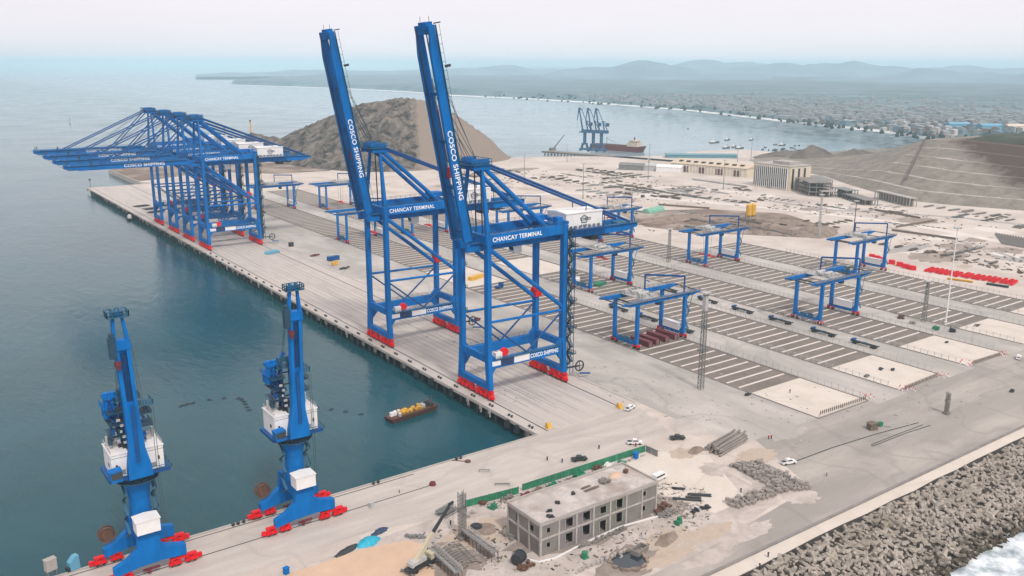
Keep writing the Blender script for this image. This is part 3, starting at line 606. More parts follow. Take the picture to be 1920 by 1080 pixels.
    # operator cab and trolley parked over the portal
    tr = MB().box(27, 33, -4.6, 4.6, 58.2, 60.4).box(28, 32, -3, 3, 60.4, 61.8); tr.build('trolley', M['dark'], t)
    cab_ = MB().prism([(22.4, 54), (26, 54), (26, 57), (21.8, 57)], -1.6, 1.6, 'y').build('operator_cab', M['white'], t)
    MB().prism([(22.3, 54.6), (22.5, 54.6), (22.0, 56.6), (21.8, 56.6)], -1.5, 1.5, 'y').build('cab_window', M['glass'], cab_)
    # boom
    if raised: ang = math.radians(79.3); org = Vector((-.6, 0, 61.5))
    else: ang = 0.0; org = Vector((-1.8, 0, 61.0))
    ux = Vector((-math.cos(ang), 0, math.sin(ang))); uz = Vector((math.sin(ang), 0, math.cos(ang)))
    def P(d, y, h=0.0): return org + ux * d + uz * h + Vector((0, y, 0))
    boom = put('boom', None, t)
    LB = 77.5 if raised else 75.5
    for s in (-1, 1):
        y = s * 4.3
        g = MB().beam(P(0, y), P(68, y), 1.3, 3.4, up=uz).beam(P(68, y), P(LB, y, .5), 1.3, 3.4, 1.2, 2.0, up=uz)
        g.box(-.1, .1, y - .1, y + .1, 60.9, 61.1)
        g.build('boom_girder', B, boom)
        w = MB().beam(P(2, y + s * 1.1, 1.6), P(LB, y + s * 1.1, 1.6), .9, .1, up=uz)
        for d in range(2, int(LB), 3): w.beam(P(d, y + s * 1.5, 1.6), P(d, y + s * 1.5, 2.8), .12)
        w.beam(P(2, y + s * 1.5, 2.8), P(LB, y + s * 1.5, 2.8), .1); w.build('boom_walkway', M['teal'], boom)
        tr_ = MB().beam(P(1, s * 3.3, -1.3), P(LB - 1, s * 3.3, -1.3), .3, .35, up=uz); tr_.build('trolley_rail', M['dark'], boom)
    for d in (3, 20, 37, 54): MB().beam(P(d, -3.6, .9), P(d, 3.6, .9), 1.1, 1.2, up=uz).build('boom_tie', B, boom)
    MB().beam(P(LB - 1.4, -4.9, .3), P(LB - 1.4, 4.9, .3), 3.0, 2.4, up=uz).beam(P(LB + .2, -2.6, .8), P(LB + .2, 2.6, .8), 1.8, 2.6, up=uz).build('boom_end', B, boom)
    tp = MB()
    for y in (-3, 3): tp.beam(P(LB + .6, y, .6), P(LB + 3.0, y, 1.0), .12)
    tp.beam(P(LB + .4, -3.4, 2.2), P(LB + .4, -3.4, 4.8), .5, .4, up=ux).beam(P(LB - 2, 4.8, 1.5), P(LB - 2, 4.8, 4.5), .4).beam(P(LB - 14, -6.4, 2), P(LB - 14, -6.4, 4.2), .5, .9); tp.build('boom_tip_fittings', M['dark'], boom)
    rp_ = MB()
    for y in (-1.6, -.7, .7, 1.6): rp_.beam(P(2, y, .2), P(LB - 18, y, .2), .16)
    rp_.build('hoist_rope', M['rope'], boom)
    # lettering along the near boom girder
    if raised:
        o = text('COSCO SHIPPING', 2.7, M['letter'], boom, tuple(P(41.5, -5.02, -.85)), (0, 0, 0), squeeze=1.12)
        o.rotation_euler = Matrix((( -ux.x, uz.x, 0), (0, 0, -1), (-ux.z, uz.z, 0))).to_euler()
        MB().box(-4.4, -2, 2.4, 5, 84.6, 88.4).build('red_housing', M['red'], boom)
        for s in (-1, 1):
            MB().tube((4, s * 3.6, 91), P(54, s * 4.3, 2), .12, n=4).tube((4.5, s * 2.4, 91), P(57, s * 4.0, 2), .12, n=4).tube((5, s * 1.2, 91), P(51, s * 2.0, 1.5), .12, n=4).build('boom_rope', M['rope'], t)
            MB().tube((6.5, s * 4, 88), P(29, s * 4.3, 2.4), .3, n=5).tube(P(29, s * 4.3, 2.4), P(48, s * 4.3, 2.2), .3, n=5).build('folded_forestay', M['dblue'], t)
    else:
        text('COSCO SHIPPING', 2.7, M['letter'], boom, tuple(P(42, -5.02, -.9)), (PI / 2, 0, 0), squeeze=1.12)
        for s in (-1, 1):
            MB().tube((3, s * 4.3, 90), P(56, s * 4.3, 1.8), .42, n=5).build('forestay', M['dblue'], t)
            MB().tube((3, s * 4.3, 89.4), P(22.5, s * 4.3, 1.8), .42, n=5).build('forestay', M['dblue'], t)
            MB().tube((4, s * 2.4, 91), P(38, s * 2.4, 1.5), .12, n=4).build('boom_rope', M['rope'], t)
    return t
GA = 'pair of quay cranes with raised booms'; GB = 'row of four quay cranes with lowered booms'
craneA = sts_crane('tall blue quay crane with raised boom, nearest the camera and the quay corner', 46.5, True, GA)
craneB = copy_tree(craneA, (0, 126.8, 0), label='tall blue quay crane with raised boom, standing behind the nearest one')
craneC = sts_crane('blue quay crane with lowered boom, first in the far row and nearest the camera', 389.5, False, GB)
copy_tree(craneC, (0, 428, 0), label='blue quay crane with lowered boom, second in the far row from the near end')
copy_tree(craneC, (0, 467, 0), label='blue quay crane with lowered boom, third in the far row from the near end')
copy_tree(craneC, (0, 510, 0), label='blue quay crane with lowered boom, last in the far row at the outer end')
# ------------------------------------------------------------------ portal jib cranes
WH2 = MB().tube((0, -.25, 0), (0, .25, 0), .42, n=10).mesh('wheel'); WH2.materials.append(M['dark'])
def jib_crane(label, loc, lean=0.0, fly=True, group=None, rz=0.0):
    "origin on the ground under the slewing column; rails run along x at y=+6 (sea side) and y=-6 (land side)"
    t = thing('portal_jib_crane', label, 'jib crane', loc, rz, group)
    B = M['blue']
    for s in (-1, 1):
        y = s * 5.7; fr = MB()
        fr.prism([(-8.8, 2.2), (-8.8, 4.4), (-5.6, 5.8), (-3.0, 7.8), (-2.5, 12.5), (2.5, 12.5), (2.7, 7.6), (5.2, 6.7), (8.6, 5.9), (8.6, 3.0), (2.6, 3.4), (-3.0, 3.2)], y - .9, y + .9, 'y')
        fr.build('side_frame', B, t)
        for q in (-1, 1):
            b = MB()
            b.beam((q * 4.6, y, 2.3), (q * 11.2, y, 2.3), 1.2, .7)
            for c in (5.8, 9.8):
                b.prism([(q * (c - 1.7), .7), (q * (c - 1.3), 1.6), (q * (c - .3), 2.2), (q * (c + .3), 2.2), (q * (c + 1.3), 1.6), (q * (c + 1.7), .7)], y - .6, y + .6, 'y')
                b.box(q * c - .5, q * c + .5, y - 1.1, y + 1.1, 1.0, 1.9)
            b.box(q * 12 - .5, q * 12 + .5, y - .4, y + .4, .8, 1.9).beam((q * 11, y, 1.4), (q * 12, y, 1.4), .5)
            bo = b.build('bogie', M['red'], t)
            for c in (5.0, 6.6, 9.0, 10.6): put('wheel', WH2, bo, (q * c, y, .42))
        MB().beam((-2, y, 1.5), (2, y, 1.5), .5).box(-1, -.2, y - .5, y + .5, .6, 1.6).build('rail_clamp', M['dred'], t)
    MB().beam((0, -5, 10.4), (0, 5, 10.4), 4.6, 4.0).build('portal_cross_beam', B, t)
    MB().box(-3.0, 2.6, -8.4, -4.4, 12.6, 16.0).prism([(-3.2, 16), (2.8, 16), (2.8, 16.2), (-.2, 16.5), (-3.2, 16.2)], -8.6, -4.2, 'y').build('electrical_house', M['white'], t)
    col = MB(); col.tube((0, 0, 12), (0, 0, 19), 2.7, 2.5, n=20); col.tube((0, 0, 19), (0, 0, 24), 2.5, 3.1, n=20); col.build('column', B, t, smooth=False)
    MB().tube((0, 0, 23.4), (0, 0, 24.4), 3.2, 5.2, n=20).tube((0, 0, 24.4), (0, 0, 24.7), 5.2, n=20).rail([(5.1 * math.cos(a * PI / 6), 5.1 * math.sin(a * PI / 6), 24.7) for a in range(13)], r=.07).build('slew_platform', M['stair'], t)
    # climbing stairs at the side of the column
    sr = MB()
    for i in range(6):
        z = 8 + i * 2.6; a, b = (-2.2, 1.4) if i % 2 else (1.4, -2.2)
        sr.beam((3.4, a, z), (3.4, b, z + 2.6), .8, .16); sr.rail([(3.9, a, z), (3.9, b, z + 2.6)], r=.045, step=1.2)
        sr.beam((-3.5, a, z), (-3.5, b, z + 2.6), .7, .16)
    sr.build('stair', M['teal'], t)
    dr = MB()
    for k in range(16):
        a0, a1 = 2 * PI * k / 16, 2 * PI * (k + 1) / 16
        for yy in (5.2, 6.6): dr.beam((-7.6 + 1.9 * math.cos(a0), yy, 8.2 + 1.9 * math.sin(a0)), (-7.6 + 1.9 * math.cos(a1), yy, 8.2 + 1.9 * math.sin(a1)), .3, .4)
    dr.tube((-7.6, 5.3, 8.2), (-7.6, 6.5, 8.2), 1.5, n=16); dr.build('cable_reel', M['rust'], t)
    # slewing superstructure
    MB().box(-7.2, 7.2, -4.6, 5.6, 26.2, 27.0).box(-3, 3, -4, 4, 25.4, 26.2).build('slew_deck', M['dblue'], t)
    MB().rail([(-7.2, -4.8, 27), (-2.4, -4.8, 27)], r=.06).rail([(2.4, -4.8, 27), (7.4, -4.8, 27), (7.4, 5.6, 27)], r=.06).build('deck_handrail', M['teal'], t)
    for s in (-1, 1):
        h = MB().box(min(s * 2.2, s * 6.1), max(s * 2.2, s * 6.1), -3.4, 5.2, 27.0, 32.8).box(min(s * 2.0, s * 6.3), max(s * 2.0, s * 6.3), -3.6, 5.4, 32.8, 33.05)
        ho = h.build('machinery_house', M['white'], t)
        f = MB().box(s * 4.9 - .25, s * 4.9 + .25, -3.46, -3.38, 29.2, 30.2).box(s * 6.12 - .05, s * 6.12 + .05, -1, 0, 29, 30)
        f.build('window', M['glass'], ho)
        lv = MB()
        for i in range(4): lv.box(s * 3.6 - .6, s * 3.6 + .6, -3.47, -3.40, 27.6 + i * .3, 27.78 + i * .3)
        lv.box(min(s * 2.2, s * 6.1) - .03, max(s * 2.2, s * 6.1) + .03, -3.45, -3.38, 31.9, 32.0).build('vent_louvre', M['grey'], ho)
        MB().rail([(s * 6.0, -3.3, 33.05), (s * 6.0, 5, 33.05)], r=.05).box(s * 4 - .6, s * 4 + .6, 1, 2.6, 33.05, 34.9).tube((s * 5.4, 3, 33.05), (s * 5.4, 3, 35.6), .35).build('roof_gear', M['lgrey'], ho)
    cb = MB().prism([(-4.4, 27.2), (-7.0, 27.2), (-7.4, 29.9), (-4.4, 30.2)], -6.9, -4.3, 'y'); co = cb.build('operator_cab', M['blue'], t)
    MB().prism([(-4.5, 28), (-6.9, 28), (-7.1, 29.6), (-4.5, 29.8)], -6.98, -6.9, 'y').build('cab_window', M['glass'], co)
    # rear A-frame with counterweight lever
    for s in (-1, 1):
        MB().beam((s * 1.9, 3.8, 27), (s * 1.3, 3.0, 46.5), .9, .9, .6, .6).build('mast_leg', M['dblue'], t)
        MB().beam((s * 1.9, -.6, 27), (s * 1.3, 2.6, 46), .7).build('mast_leg', M['dblue'], t)
    MB().beam((-2, 2.8, 46.6), (2, 2.8, 46.6), 1.4, 1.4).rail([(-3, 1.6, 44.6), (3, 1.6, 44.6), (3, 5, 44.6), (-3, 5, 44.6), (-3, 1.6, 44.6)], r=.07, step=1.5).box(-3.2, 3.4, 1.4, 5.2, 44.3, 44.5).rail([(2, -2, 43.6), (5.2, -2, 43.6), (5.2, 2, 43.6)], r=.08, step=1.5).box(2, 5.4, -2.2, 2.2, 43.3, 43.5).build('mast_head', M['teal'], t)
    # banks of small gear and gratings round the mast, as on the real luffing cranes
    rr = random.Random(12); cl = MB()
    for i in range(26):
        ck = MB(); z = rr.uniform(34, 46); x = rr.uniform(-4.6, -1.6) if rr.random() < .7 else rr.uniform(1.8, 4.2); ck.cbox((x, rr.uniform(-1.5, 4.5), z), (rr.uniform(.3, 1.1), rr.uniform(.4, 1.4), rr.uniform(.2, 1.2)), 0) if i % 3 else ck.tube((x, -1, z), (x + rr.uniform(-.6, .6), 4, z + rr.uniform(-1, 1)), rr.uniform(.1, .4), n=4 + i)
        ck.build('mast_gear', M['dblue'], t)
    for z in (36.5, 39.5, 42.5): MB().box(-5.2, -1.6, -1.6, 5.2, z, z + .12).rail([(-5.2, -1.6, z), (-1.8, -1.6, z)], r=.05, step=1.2).build('grating', M['stair'], t)
    for z in (38, 41.2): MB().box(1.8, 4.6, -2, 3, z, z + .12).rail([(1.8, -2, z), (4.6, -2, z), (4.6, 3, z)], r=.05, step=1.2).build('grating', M['stair'], t)
    for i in range(5): cl.cbox((rr.uniform(-3.6, -1.4), -2.0, 35 + i * 1.5), (rr.uniform(.5, 1.0), .5, .5), 0)
    cl.build('gear_covers', M['lgrey'], t)
    ml = MB()
    for i in range(5): ml.beam((-1.3, 3.2, 29 + i * 3.4), (1.3, 3.2, 29 + i * 3.4), .3).box(-3.4, -1.5, 0, 1.8, 30 + i * 3.2, 30.25 + i * 3.2)
    ml.box(-1.2, .6, -1.2, 1.0, 34, 36).box(-2.6, -1.2, -1, 1, 31, 33.6); ml.build('luffing_gear', M['dark'], t)
    cw = MB().box(-5.4, -2.4, 1.8, 5.6, 40.4, 43.2).beam((-2.5, 3.2, 45), (0, 2.6, 48.6), .8)
    cw.rail([(-5.6, 1, 43.3), (-5.6, 6, 43.3)], r=.06).box(-5.8, -5.4, 1, 6, 43.1, 43.3).tube((-4.6, 3, 43.2), (-4.6, 3, 46.8), .7, n=10).tube((-3.0, 3, 43.2), (-3.0, 3, 46.8), .7, n=10).box(-5.2, -2.4, 2, 5, 45.2, 46.0); cw.build('counterweight', M['blue'], t)
    for i in range(3): MB().box(-5.5 + i * 1.1, -4.7 + i * 1.1, -.6, 1.2, 34.4 + i * .8, 36.6 + i * .8).build('winch_gear', M['lgrey'] if i == 1 else M['stair'], t)
    # jib: broad bell foot, box girder, forked head
    J = MB(); k = lean
    def jp(z, dx=0.0):
        z = z if z < 47 else 47 + (z - 47) * 1.08
        return (dx - k * (z - 27), -4.6 + 0.02 * (z - 27), z)
    J.beam(jp(26.4), jp(29), 5.7, 2.2, 5.5, 2.2, up=(0, 1, 0)); J.beam(jp(29), jp(34), 5.5, 2.2, 3.7, 2.1, up=(0, 1, 0)); J.beam(jp(34), jp(45), 3.7, 2.1, 3.2, 1.9, up=(0, 1, 0)); jo = J.build('jib', M['blue'], t)
    J2 = MB()
    for s in (-1, 1): J2.beam(jp(45, s * 1.2), jp(58.6, s * 1.25), .8, 1.9, .9, 2.0, up=(0, 1, 0))
    for z in (45.3, 58.2): J2.beam(jp(z, -1.1), jp(z, 1.1), .7, 1.5)
    J2.build('jib_upper', M['blue'], jo)
    J3 = MB().beam(jp(45.6), jp(58), 1.5, .5, 1.4, .6, up=(0, 1, 0))
    for z in (48, 51, 54): J3.beam(jp(z, -.9), jp(z, .9), .4, 1.3)
    J3.build('jib_web', M['jibd'], jo)
    JS = MB().box(jp(36)[0] - .5, jp(36)[0] + .5, jp(36)[1] - 1.4, jp(36)[1] - 1.05, 30.5, 44).rail([(jp(36)[0] - .5, jp(36)[1] - 1.2, 44.2), (jp(36)[0] + .5, jp(36)[1] - 1.2, 44.2)], r=.05, step=.5); JS.build('jib_ladder', M['dblue'], jo)
    H = MB(); H.beam(jp(58.4), jp(60.6), 3.9, 2.6, 3.7, 2.4, up=(0, 1, 0))
    for s in (-1, 1): H.beam(jp(60.4, s * 1.5), jp(66.8, s * .9), .8, 1.3, .55, .8, up=(0, 1, 0))
    H.beam(jp(66.5, -1.4), jp(66.5, 1.4), 1.0, 1.2); H.build('jib_head', M['blue'], jo)
    Q = MB(); q0 = jp(66.6); hz_ = q0[2] - 66.9
    for s in (-1, 1): Q.tube((q0[0] + s * .8 - .3, q0[1], 67.2 + hz_), (q0[0] + s * .8 + .3, q0[1], 67.2 + hz_), .9, n=10)
    Q.rail([(q0[0] - 2.4, q0[1] - 1.4, 66.2 + hz_), (q0[0] + 2.4, q0[1] - 1.4, 66.2 + hz_), (q0[0] + 2.4, q0[1] + 1.4, 66.2 + hz_), (q0[0] - 2.4, q0[1] + 1.4, 66.2 + hz_), (q0[0] - 2.4, q0[1] - 1.4, 66.2 + hz_)], r=.1, step=1.1, h=1.4).box(q0[0] - 2.5, q0[0] + 2.5, q0[1] - 1.5, q0[1] + 1.5, 66.0 + hz_, 66.2 + hz_); Q.build('head_platform', M['teal'], jo)
    rk = MB()
    for dx in (-1.5, -1.2): rk.beam(jp(66.5, dx), (dx * 1.1 - k * 12, 2, 46), .1)
    for dx in (2.3, 2.9): rk.beam(jp(60, dx - .7), (dx, -3, 43), .1)
    rk.beam((4.0, -4.4, 43.5), (4.2, -4.2, 3), .1).beam((4.6, -4.2, 43.5), (4.8, -4.0, 3), .1); rk.build('rope', M['rope'], t)
    hk = jp(56.5); MB().box(hk[0] - 3.0, hk[0] - 1.5, hk[1] - 1.4, hk[1] + .4, 57.5, 62.5).box(hk[0] - 2.7, hk[0] - 1.7, hk[1] - 1.2, hk[1] + .2, 62.5, 63.6).build('sheave_block', M['stair'], t); MB().box(hk[0] - 2.2, hk[0] - .9, hk[1] - 2.0, hk[1] - 1.0, 55.6, 56.8).box(hk[0] - 1.9, hk[0] - 1.2, hk[1] - 1.9, hk[1] - 1.1, 54.8, 55.6).build('hook_block', M['dred'], t)
    return t
M['jibd'] = mat('jib_recess_shade', (0.004, 0.05, 0.16), .5, .2, .5, spec=.2)  # darker blue: shade of the upper jib's recess put into the colour
JG = 'pair of portal jib cranes on the near quay'
jib_crane('blue portal jib crane at the left edge with its jib luffed upright', (-131.6, -7.1, 0), 0.03, group=JG)
jib_crane('blue portal jib crane nearer the quay corner with its jib luffed upright', (-90.4, -6.8, 0), -0.03, group=JG)
def pier_crane(label, loc, rz):
    t = thing('pier_jib_crane', label, 'jib crane', loc, rz, 'jib cranes on the distant pier')
    B = mat('pier_crane_blue', (0.01, 0.10, 0.22), .6) if 'pcb' not in M else M['pcb']; M['pcb'] = B
    p = MB()
    for x in (-5, 5):
        for y in (-5, 5): p.beam((x * 1.2, y * 1.2, 0), (x * .5, y * .5, 11), 1.3)
    p.box(-7, 7, -7, 7, 2, 4).box(-4, 4, -4, 4, 9.5, 11.5); p.build('portal', B, t)
    MB().tube((0, 0, 11), (0, 0, 27), 2.4, n=10).build('column', B, t)
    MB().box(-5, 10, -3.4, 3.4, 27, 31.5).box(-9, -4, -2, 2, 27, 28.4).build('machinery_house', B, t)
    MB().beam((4, 0, 31), (1, 0, 45), 1.6).beam((9, 0, 31), (1, 0, 45), 1.0).box(6, 11, -1.8, 1.8, 37, 42).beam((8, 0, 41), (1, 0, 45), .9).build('mast', B, t)
    MB().beam((-3, 0, 28), (-9.5, 0, 63), 2.2, 2.2, 1.5, 1.5).build('jib', B, t)
    MB().beam((-9.5, 0, 63), (-12, 0, 45), 1.8, 1.8, .9, .9).beam((-9.5, 0, 63), (-5.5, 0, 60), 1.6).beam((-5.5, 0, 60.5), (1, 0, 45), .8).build('fly_jib', B, t)
    MB().beam((-12, 0, 45), (-12, 0, 33), .2).build('rope', M['rope'], t)
    return t
# ------------------------------------------------------------------ rubber-tyred yard gantries
TYR = MB().tube((-.5, 0, 0), (.5, 0, 0), .75, n=10).mesh('tyre'); TYR.materials.append(M['tyre'])
def rtg(label, cx, cy, trolley=-8.0, spreader=None, house=1, frame=True):
    t = thing('yard_gantry', label, 'gantry crane', (cx, cy, 0), 0, 'yard gantry cranes over the container blocks')
    B = M['blue']
    for sx in (-1, 1):
        x = sx * 15
        MB().beam((x, -7, 2.4), (x, 7, 2.4), 1.3, 1.5).build('sill_beam', B, t)
        for sy in (-1, 1):
            MB().beam((x, sy * 7.4, 2.0), (x, sy * 7.4, 20.4), 1.3, 1.7, 1.3, 1.5, up=(0, 1, 0)).prism([(sy * 6.6, 3), (sy * 5.0, 3.1), (sy * 6.6, 5.2)], x - .55, x + .55, 'x').build('leg', B, t)
            b = MB()
            for q in (-1.3, 1.3): b.box(x - .75, x + .75, sy * 7.4 + q - .5, sy * 7.4 + q + .5, .9, 2.2)
            b.beam((x, sy * 7.4 - 1.9, 1.9), (x, sy * 7.4 + 1.9, 1.9), 1.0, .7)
            bo = b.build('bogie', M['red'], t)
            for q in (-1.3, 1.3): put('tyre', TYR, bo, (x, sy * 7.4 + q, .75))
    for sy in (-1, 1):
        y = sy * 7.6
        g = MB().beam((-20.5, y, 21.4), (20.5, y, 21.4), 1.2, 1.9)
        g.beam((-24.6, y, 21.8), (-20.5, y, 21.6), 1.1, .7, 1.2, 1.7).beam((20.5, y, 21.6), (24.6, y, 21.8), 1.2, 1.7, 1.1, .7)
        g.build('main_girder', B, t)
        MB().box(-23, 23, min(y + sy * .7, y + sy * 1.5), max(y + sy * .7, y + sy * 1.5), 22.2, 22.3).rail([(-23, y + sy * 1.5, 22.3), (23, y + sy * 1.5, 22.3)], r=.06, step=3).build('girder_walkway', M['grey'], t)
    e = MB()
    for x in (-23.8, 23.8): e.beam((x, -7.6, 21.9), (x, 7.6, 21.9), .5, .4)
    for x in (-15, 15): e.beam((x, -7, 20.6), (x, 7, 20.6), .6, .6)
    e.build('end_tie', M['dark'], t)
    # trolley carriage with its machinery
    tx = trolley; rr = random.Random(int(cx * 7 + cy))
    k = MB().box(tx - 5, tx + 5, -7.4, -6.9, 22.4, 23.0).box(tx - 5, tx + 5, 6.9, 7.4, 22.4, 23.0).box(tx - 5.2, tx + 5.2, -6.9, 6.9, 22.5, 22.8)
    tro = k.build('trolley', M['lgrey'], t)
    k = MB()
    for i in range(16):
        a, b = rr.uniform(-4.4, 4.4), rr.uniform(-6, 6); k.cbox((tx + a, b, 23.3 + rr.uniform(0, .8)), (rr.uniform(.6, 2), rr.uniform(.6, 2.2), rr.uniform(.6, 1.8)), 0)
    for q in (-2.2, 2.2): k.tube((tx - 3, q, 23.9), (tx + 3, q, 23.9), .75, n=10)
    k.rail([(tx - 5, -6.8, 22.8), (tx + 5, -6.8, 22.8), (tx + 5, 6.8, 22.8), (tx - 5, 6.8, 22.8), (tx - 5, -6.8, 22.8)], r=.05); k.build('hoist_machinery', M['lgrey'], tro)
    cab = MB().prism([(tx + 5.4, 18.4), (tx + 7.6, 18.4), (tx + 7.6, 21), (tx + 5.2, 21)], -6.6, -4.6, 'y').build('operator_cab', M['dblue'], t)
    MB().box(tx + 5.6, tx + 7.4, -6.68, -6.6, 18.8, 20.4).build('cab_window', M['glass'], cab)
    if frame:
        MB().beam((3.5, 7.6, 22), (3.5, 7.6, 29.5), .55).beam((14, -7.6, 22), (14, -7.6, 30.0), .55).beam((3.5, 7.6, 29.3), (14, -7.6, 30.0), .7, .8).beam((4.6, 7.6, 26.4), (3.5, 4.6, 26.6), .4).build('service_frame', M['dblue'], t)
    MB().box(house * 15 - .9, house * 15 + 1.5, -5.2, 5.4, 3.3, 6.6).box(house * 15 - 1.0, house * 15 + 1.6, -5.4, 5.6, 6.6, 6.75).build('power_house', M['white'], t)
    st = MB()
    for i in range(4):
        z = 4 + i * 4.4; a, b = (-6.2, -9) if i % 2 else (-9, -6.2); st.beam((16.4, a, z), (16.4, b, z + 4.4), .7, .15); st.rail([(16.7, a, z), (16.7, b, z + 4.4)], r=.05, step=2)
    st.beam((16.6, -8.6, 14), (20, -7.6, 21), .2); st.build('stair', M['teal'], t)
    MB().box(-16.3, -15.5, -4, -1, 3.3, 5).box(-16.2, -15.4, 0, 3.5, 3.4, 4.6).build('drive_cabinet', M['teal'], t)
    if spreader is not None:
        s = MB()
        for q in (-5.5, 5.5): s.box(tx - 1.3, tx + 1.3, q - .5, q + .5, spreader, spreader + .6)
        s.box(tx - .5, tx + .5, -6, 6, spreader + .1, spreader + .7).box(tx - 1, tx + 1, -2, 2, spreader + .7, spreader + 1.5); so_ = s.build('spreader', M['red'], t)
        r = MB()
        for a in (-.9, .9):
            for b in (-1.8, 1.8): r.beam((tx + a, b, spreader + 1), (tx + a * 1.6, b * 1.4, 22.6), .1)
        r.build('rope', M['rope'], so_)
    return t
C_ = [x + 15.25 for x in BX]
rtg('blue yard gantry straddling four dark red containers in the nearest block', C_[0] + 1.6, 57.5, -7)
rtg('blue yard gantry on the third block beside the parked trailers, trolley at mid span', C_[2] + .6, 33.5, -4)
rtg('blue yard gantry standing in front of the row of red boxes', C_[4] + 3.5, 84, -2, house=1)
rtg('blue yard gantry at the edge of the brown excavation', C_[3] + .4, 155, -6, 5)
rtg('blue yard gantry with green sheets at its foot, just behind the nearest raised crane', C_[1] + .6, 148, -2, 17)
rtg('blue yard gantry half hidden behind the nearest crane machinery house', C_[3] + .8, 256, 3, 14)
rtg('blue yard gantry seen between the two raised cranes on the third block', C_[2] + .6, 300, -9)
rtg('blue yard gantry on the second block seen through the legs of the rear raised crane', C_[1] + .6, 352, 4, 5)
rtg('blue yard gantry on the nearest block left of the rear raised crane', C_[0] + .6, 356, 9, 4)
rtg('blue yard gantry far along the second block with a red spreader hanging low', C_[1] + .6, 505, 2, 4)
rtg('farthest blue yard gantry, beside the row of lowered quay cranes', C_[0] + .6, 527, -3)
# containers under the first gantry
def container(label, x, y, m, group=None, z=0.06, L_=12.2, rz=PI / 2):
    t = thing('shipping_container', label, 'container', (x, y, z), rz, group)
    b = MB().box(-L_ / 2, L_ / 2, -1.22, 1.22, .1, 2.55)
    for i in range(int(L_ / .5)):
        for s in (-1, 1): b.box(-L_ / 2 + .2 + i * .5, -L_ / 2 + .42 + i * .5, s * 1.24 - .03, s * 1.24 + .03, .2, 2.45)
    b.build('body', m, t)
    f = MB()
    for a in (-1, 1):
        for c in (-1, 1): f.box(a * (L_ / 2) - .1, a * (L_ / 2) + .1, c * 1.22 - .1, c * 1.22 + .1, 0, 2.62)
        f.box(a * (L_ / 2) - .08, a * (L_ / 2) + .08, -1.2, 1.2, 2.45, 2.62)
    f.build('corner_frame', m, t)
    d = MB()
    for c in (-.6, -.3, .3, .6): d.box(-L_ / 2 - .14, -L_ / 2 - .06, c - .03, c + .03, .2, 2.4)
    d.build('door_bars', M['lgrey'], t)
    return t
c0 = container('dark red shipping container nearest the near leg of the first yard gantry', 101.5, 54.5, M['dred'], 'dark red containers under the first gantry')
for x, w in ((106.8, 'second from the near leg'), (113.2, 'third from the near leg'), (119.4, 'closest to the white power house')):
    copy_tree(c0, (x, 55 + (x - 101) * .05, .06), label='dark red shipping container under the first yard gantry, ' + w)
# trailers parked in the lane between the second and third block
def trailer(label, x, y, rz=0.0):
    t = thing('container_trailer', label, 'trailer', (x, y, .05), rz, 'flat trailers parked in a line in the lane')
    MB().box(-.9, -.6, -6.6, 6.6, 1.0, 1.45).box(.6, .9, -6.6, 6.6, 1.0, 1.45).box(-1.25, 1.25, -6.7, -6.2, 1.1, 1.5).box(-1.25, 1.25, 6.2, 6.7, 1.1, 1.7).box(-1.2, 1.2, -2, -1.5, 1.0, 1.4).box(-1.2, 1.2, 1.5, 2, 1.0, 1.4).build('chassis', M['dark'], t)
    MB().box(-.8, .8, -.9, .9, 1.2, 1.7).box(-.75, .75, 2.9, 4.0, 1.3, 1.6).build('deck_box', mat('trailer_blue', (0.01, 0.16, 0.3), .5) if 'trb' not in M else M['trb'], t)
    for y0 in (-5.2, -3.9, 4.2, 5.4):
        MB().tube((-1.25, y0, .55), (-.75, y0, .55), .55, n=10).tube((.75, y0, .55), (1.25, y0, .55), .55, n=10).build('wheel', M['tyre'], t)
    MB().box(-1.25, 1.25, 5.0, 6.4, 1.75, 2.3).build('headboard', M['dblue'], t)
    return t
M['trb'] = mat('trailer_blue', (0.008, 0.07, 0.13), .6)
tl = trailer('dark flat trailer nearest the camera at the near end of the lane', 183, -7)
for y, w in ((15, 'second from the near end'), (40, 'third from the near end'), (64, 'fourth from the near end'), (88, 'fifth, beside the lattice mast'), (118, 'sixth, at the far end of the row')): copy_tree(tl, (183, y, .05), label='dark flat trailer parked in the lane, ' + w)
for y, w in ((58, 'behind the lattice mast'), (82, 'behind the first gantry legs'), (104, 'farther behind the first gantry')): copy_tree(tl, (132.5, y, .05), label='dark flat trailer in the lane beside the nearest block, ' + w)
# ------------------------------------------------------------------ bus-bar fences along the block lanes
pm = MB().beam((0, 0, 0), (0, 0, 2.6), .16).beam((0, 0, 2.4), (.7, 0, 2.5), .12); PM = pm.mesh('post'); PM.materials.append(M['lgrey'])
def busbar(label, x, y0, y1, step):
    t = thing('busbar_fence', label, 'fence', (x, y0, .03), 0, 'bus-bar fences along the yard lanes')
    MB().box(.5, .62, 0, y1 - y0, 2.2, 2.28).box(.5, .62, 0, y1 - y0, 1.7, 1.76).build('busbar', M['lgrey'], t)
    y = 0; k = 0
    while y < y1 - y0 and k < 98: put('post', PM, t, (0, y, 0)); y += step; k += 1
for i, (nm) in enumerate(('nearest block', 'second block', 'third block', 'fourth block', 'farthest block')):
    x = BX[i]
    busbar('pale bus-bar fence along the far side of the ' + nm, x + 31.2, -44, 190 if i < 4 else 150, 3.2)
    if i: busbar('pale bus-bar fence along the near side of the ' + nm, x - 1.0, -44, 190 if i < 4 else 150, 3.2)
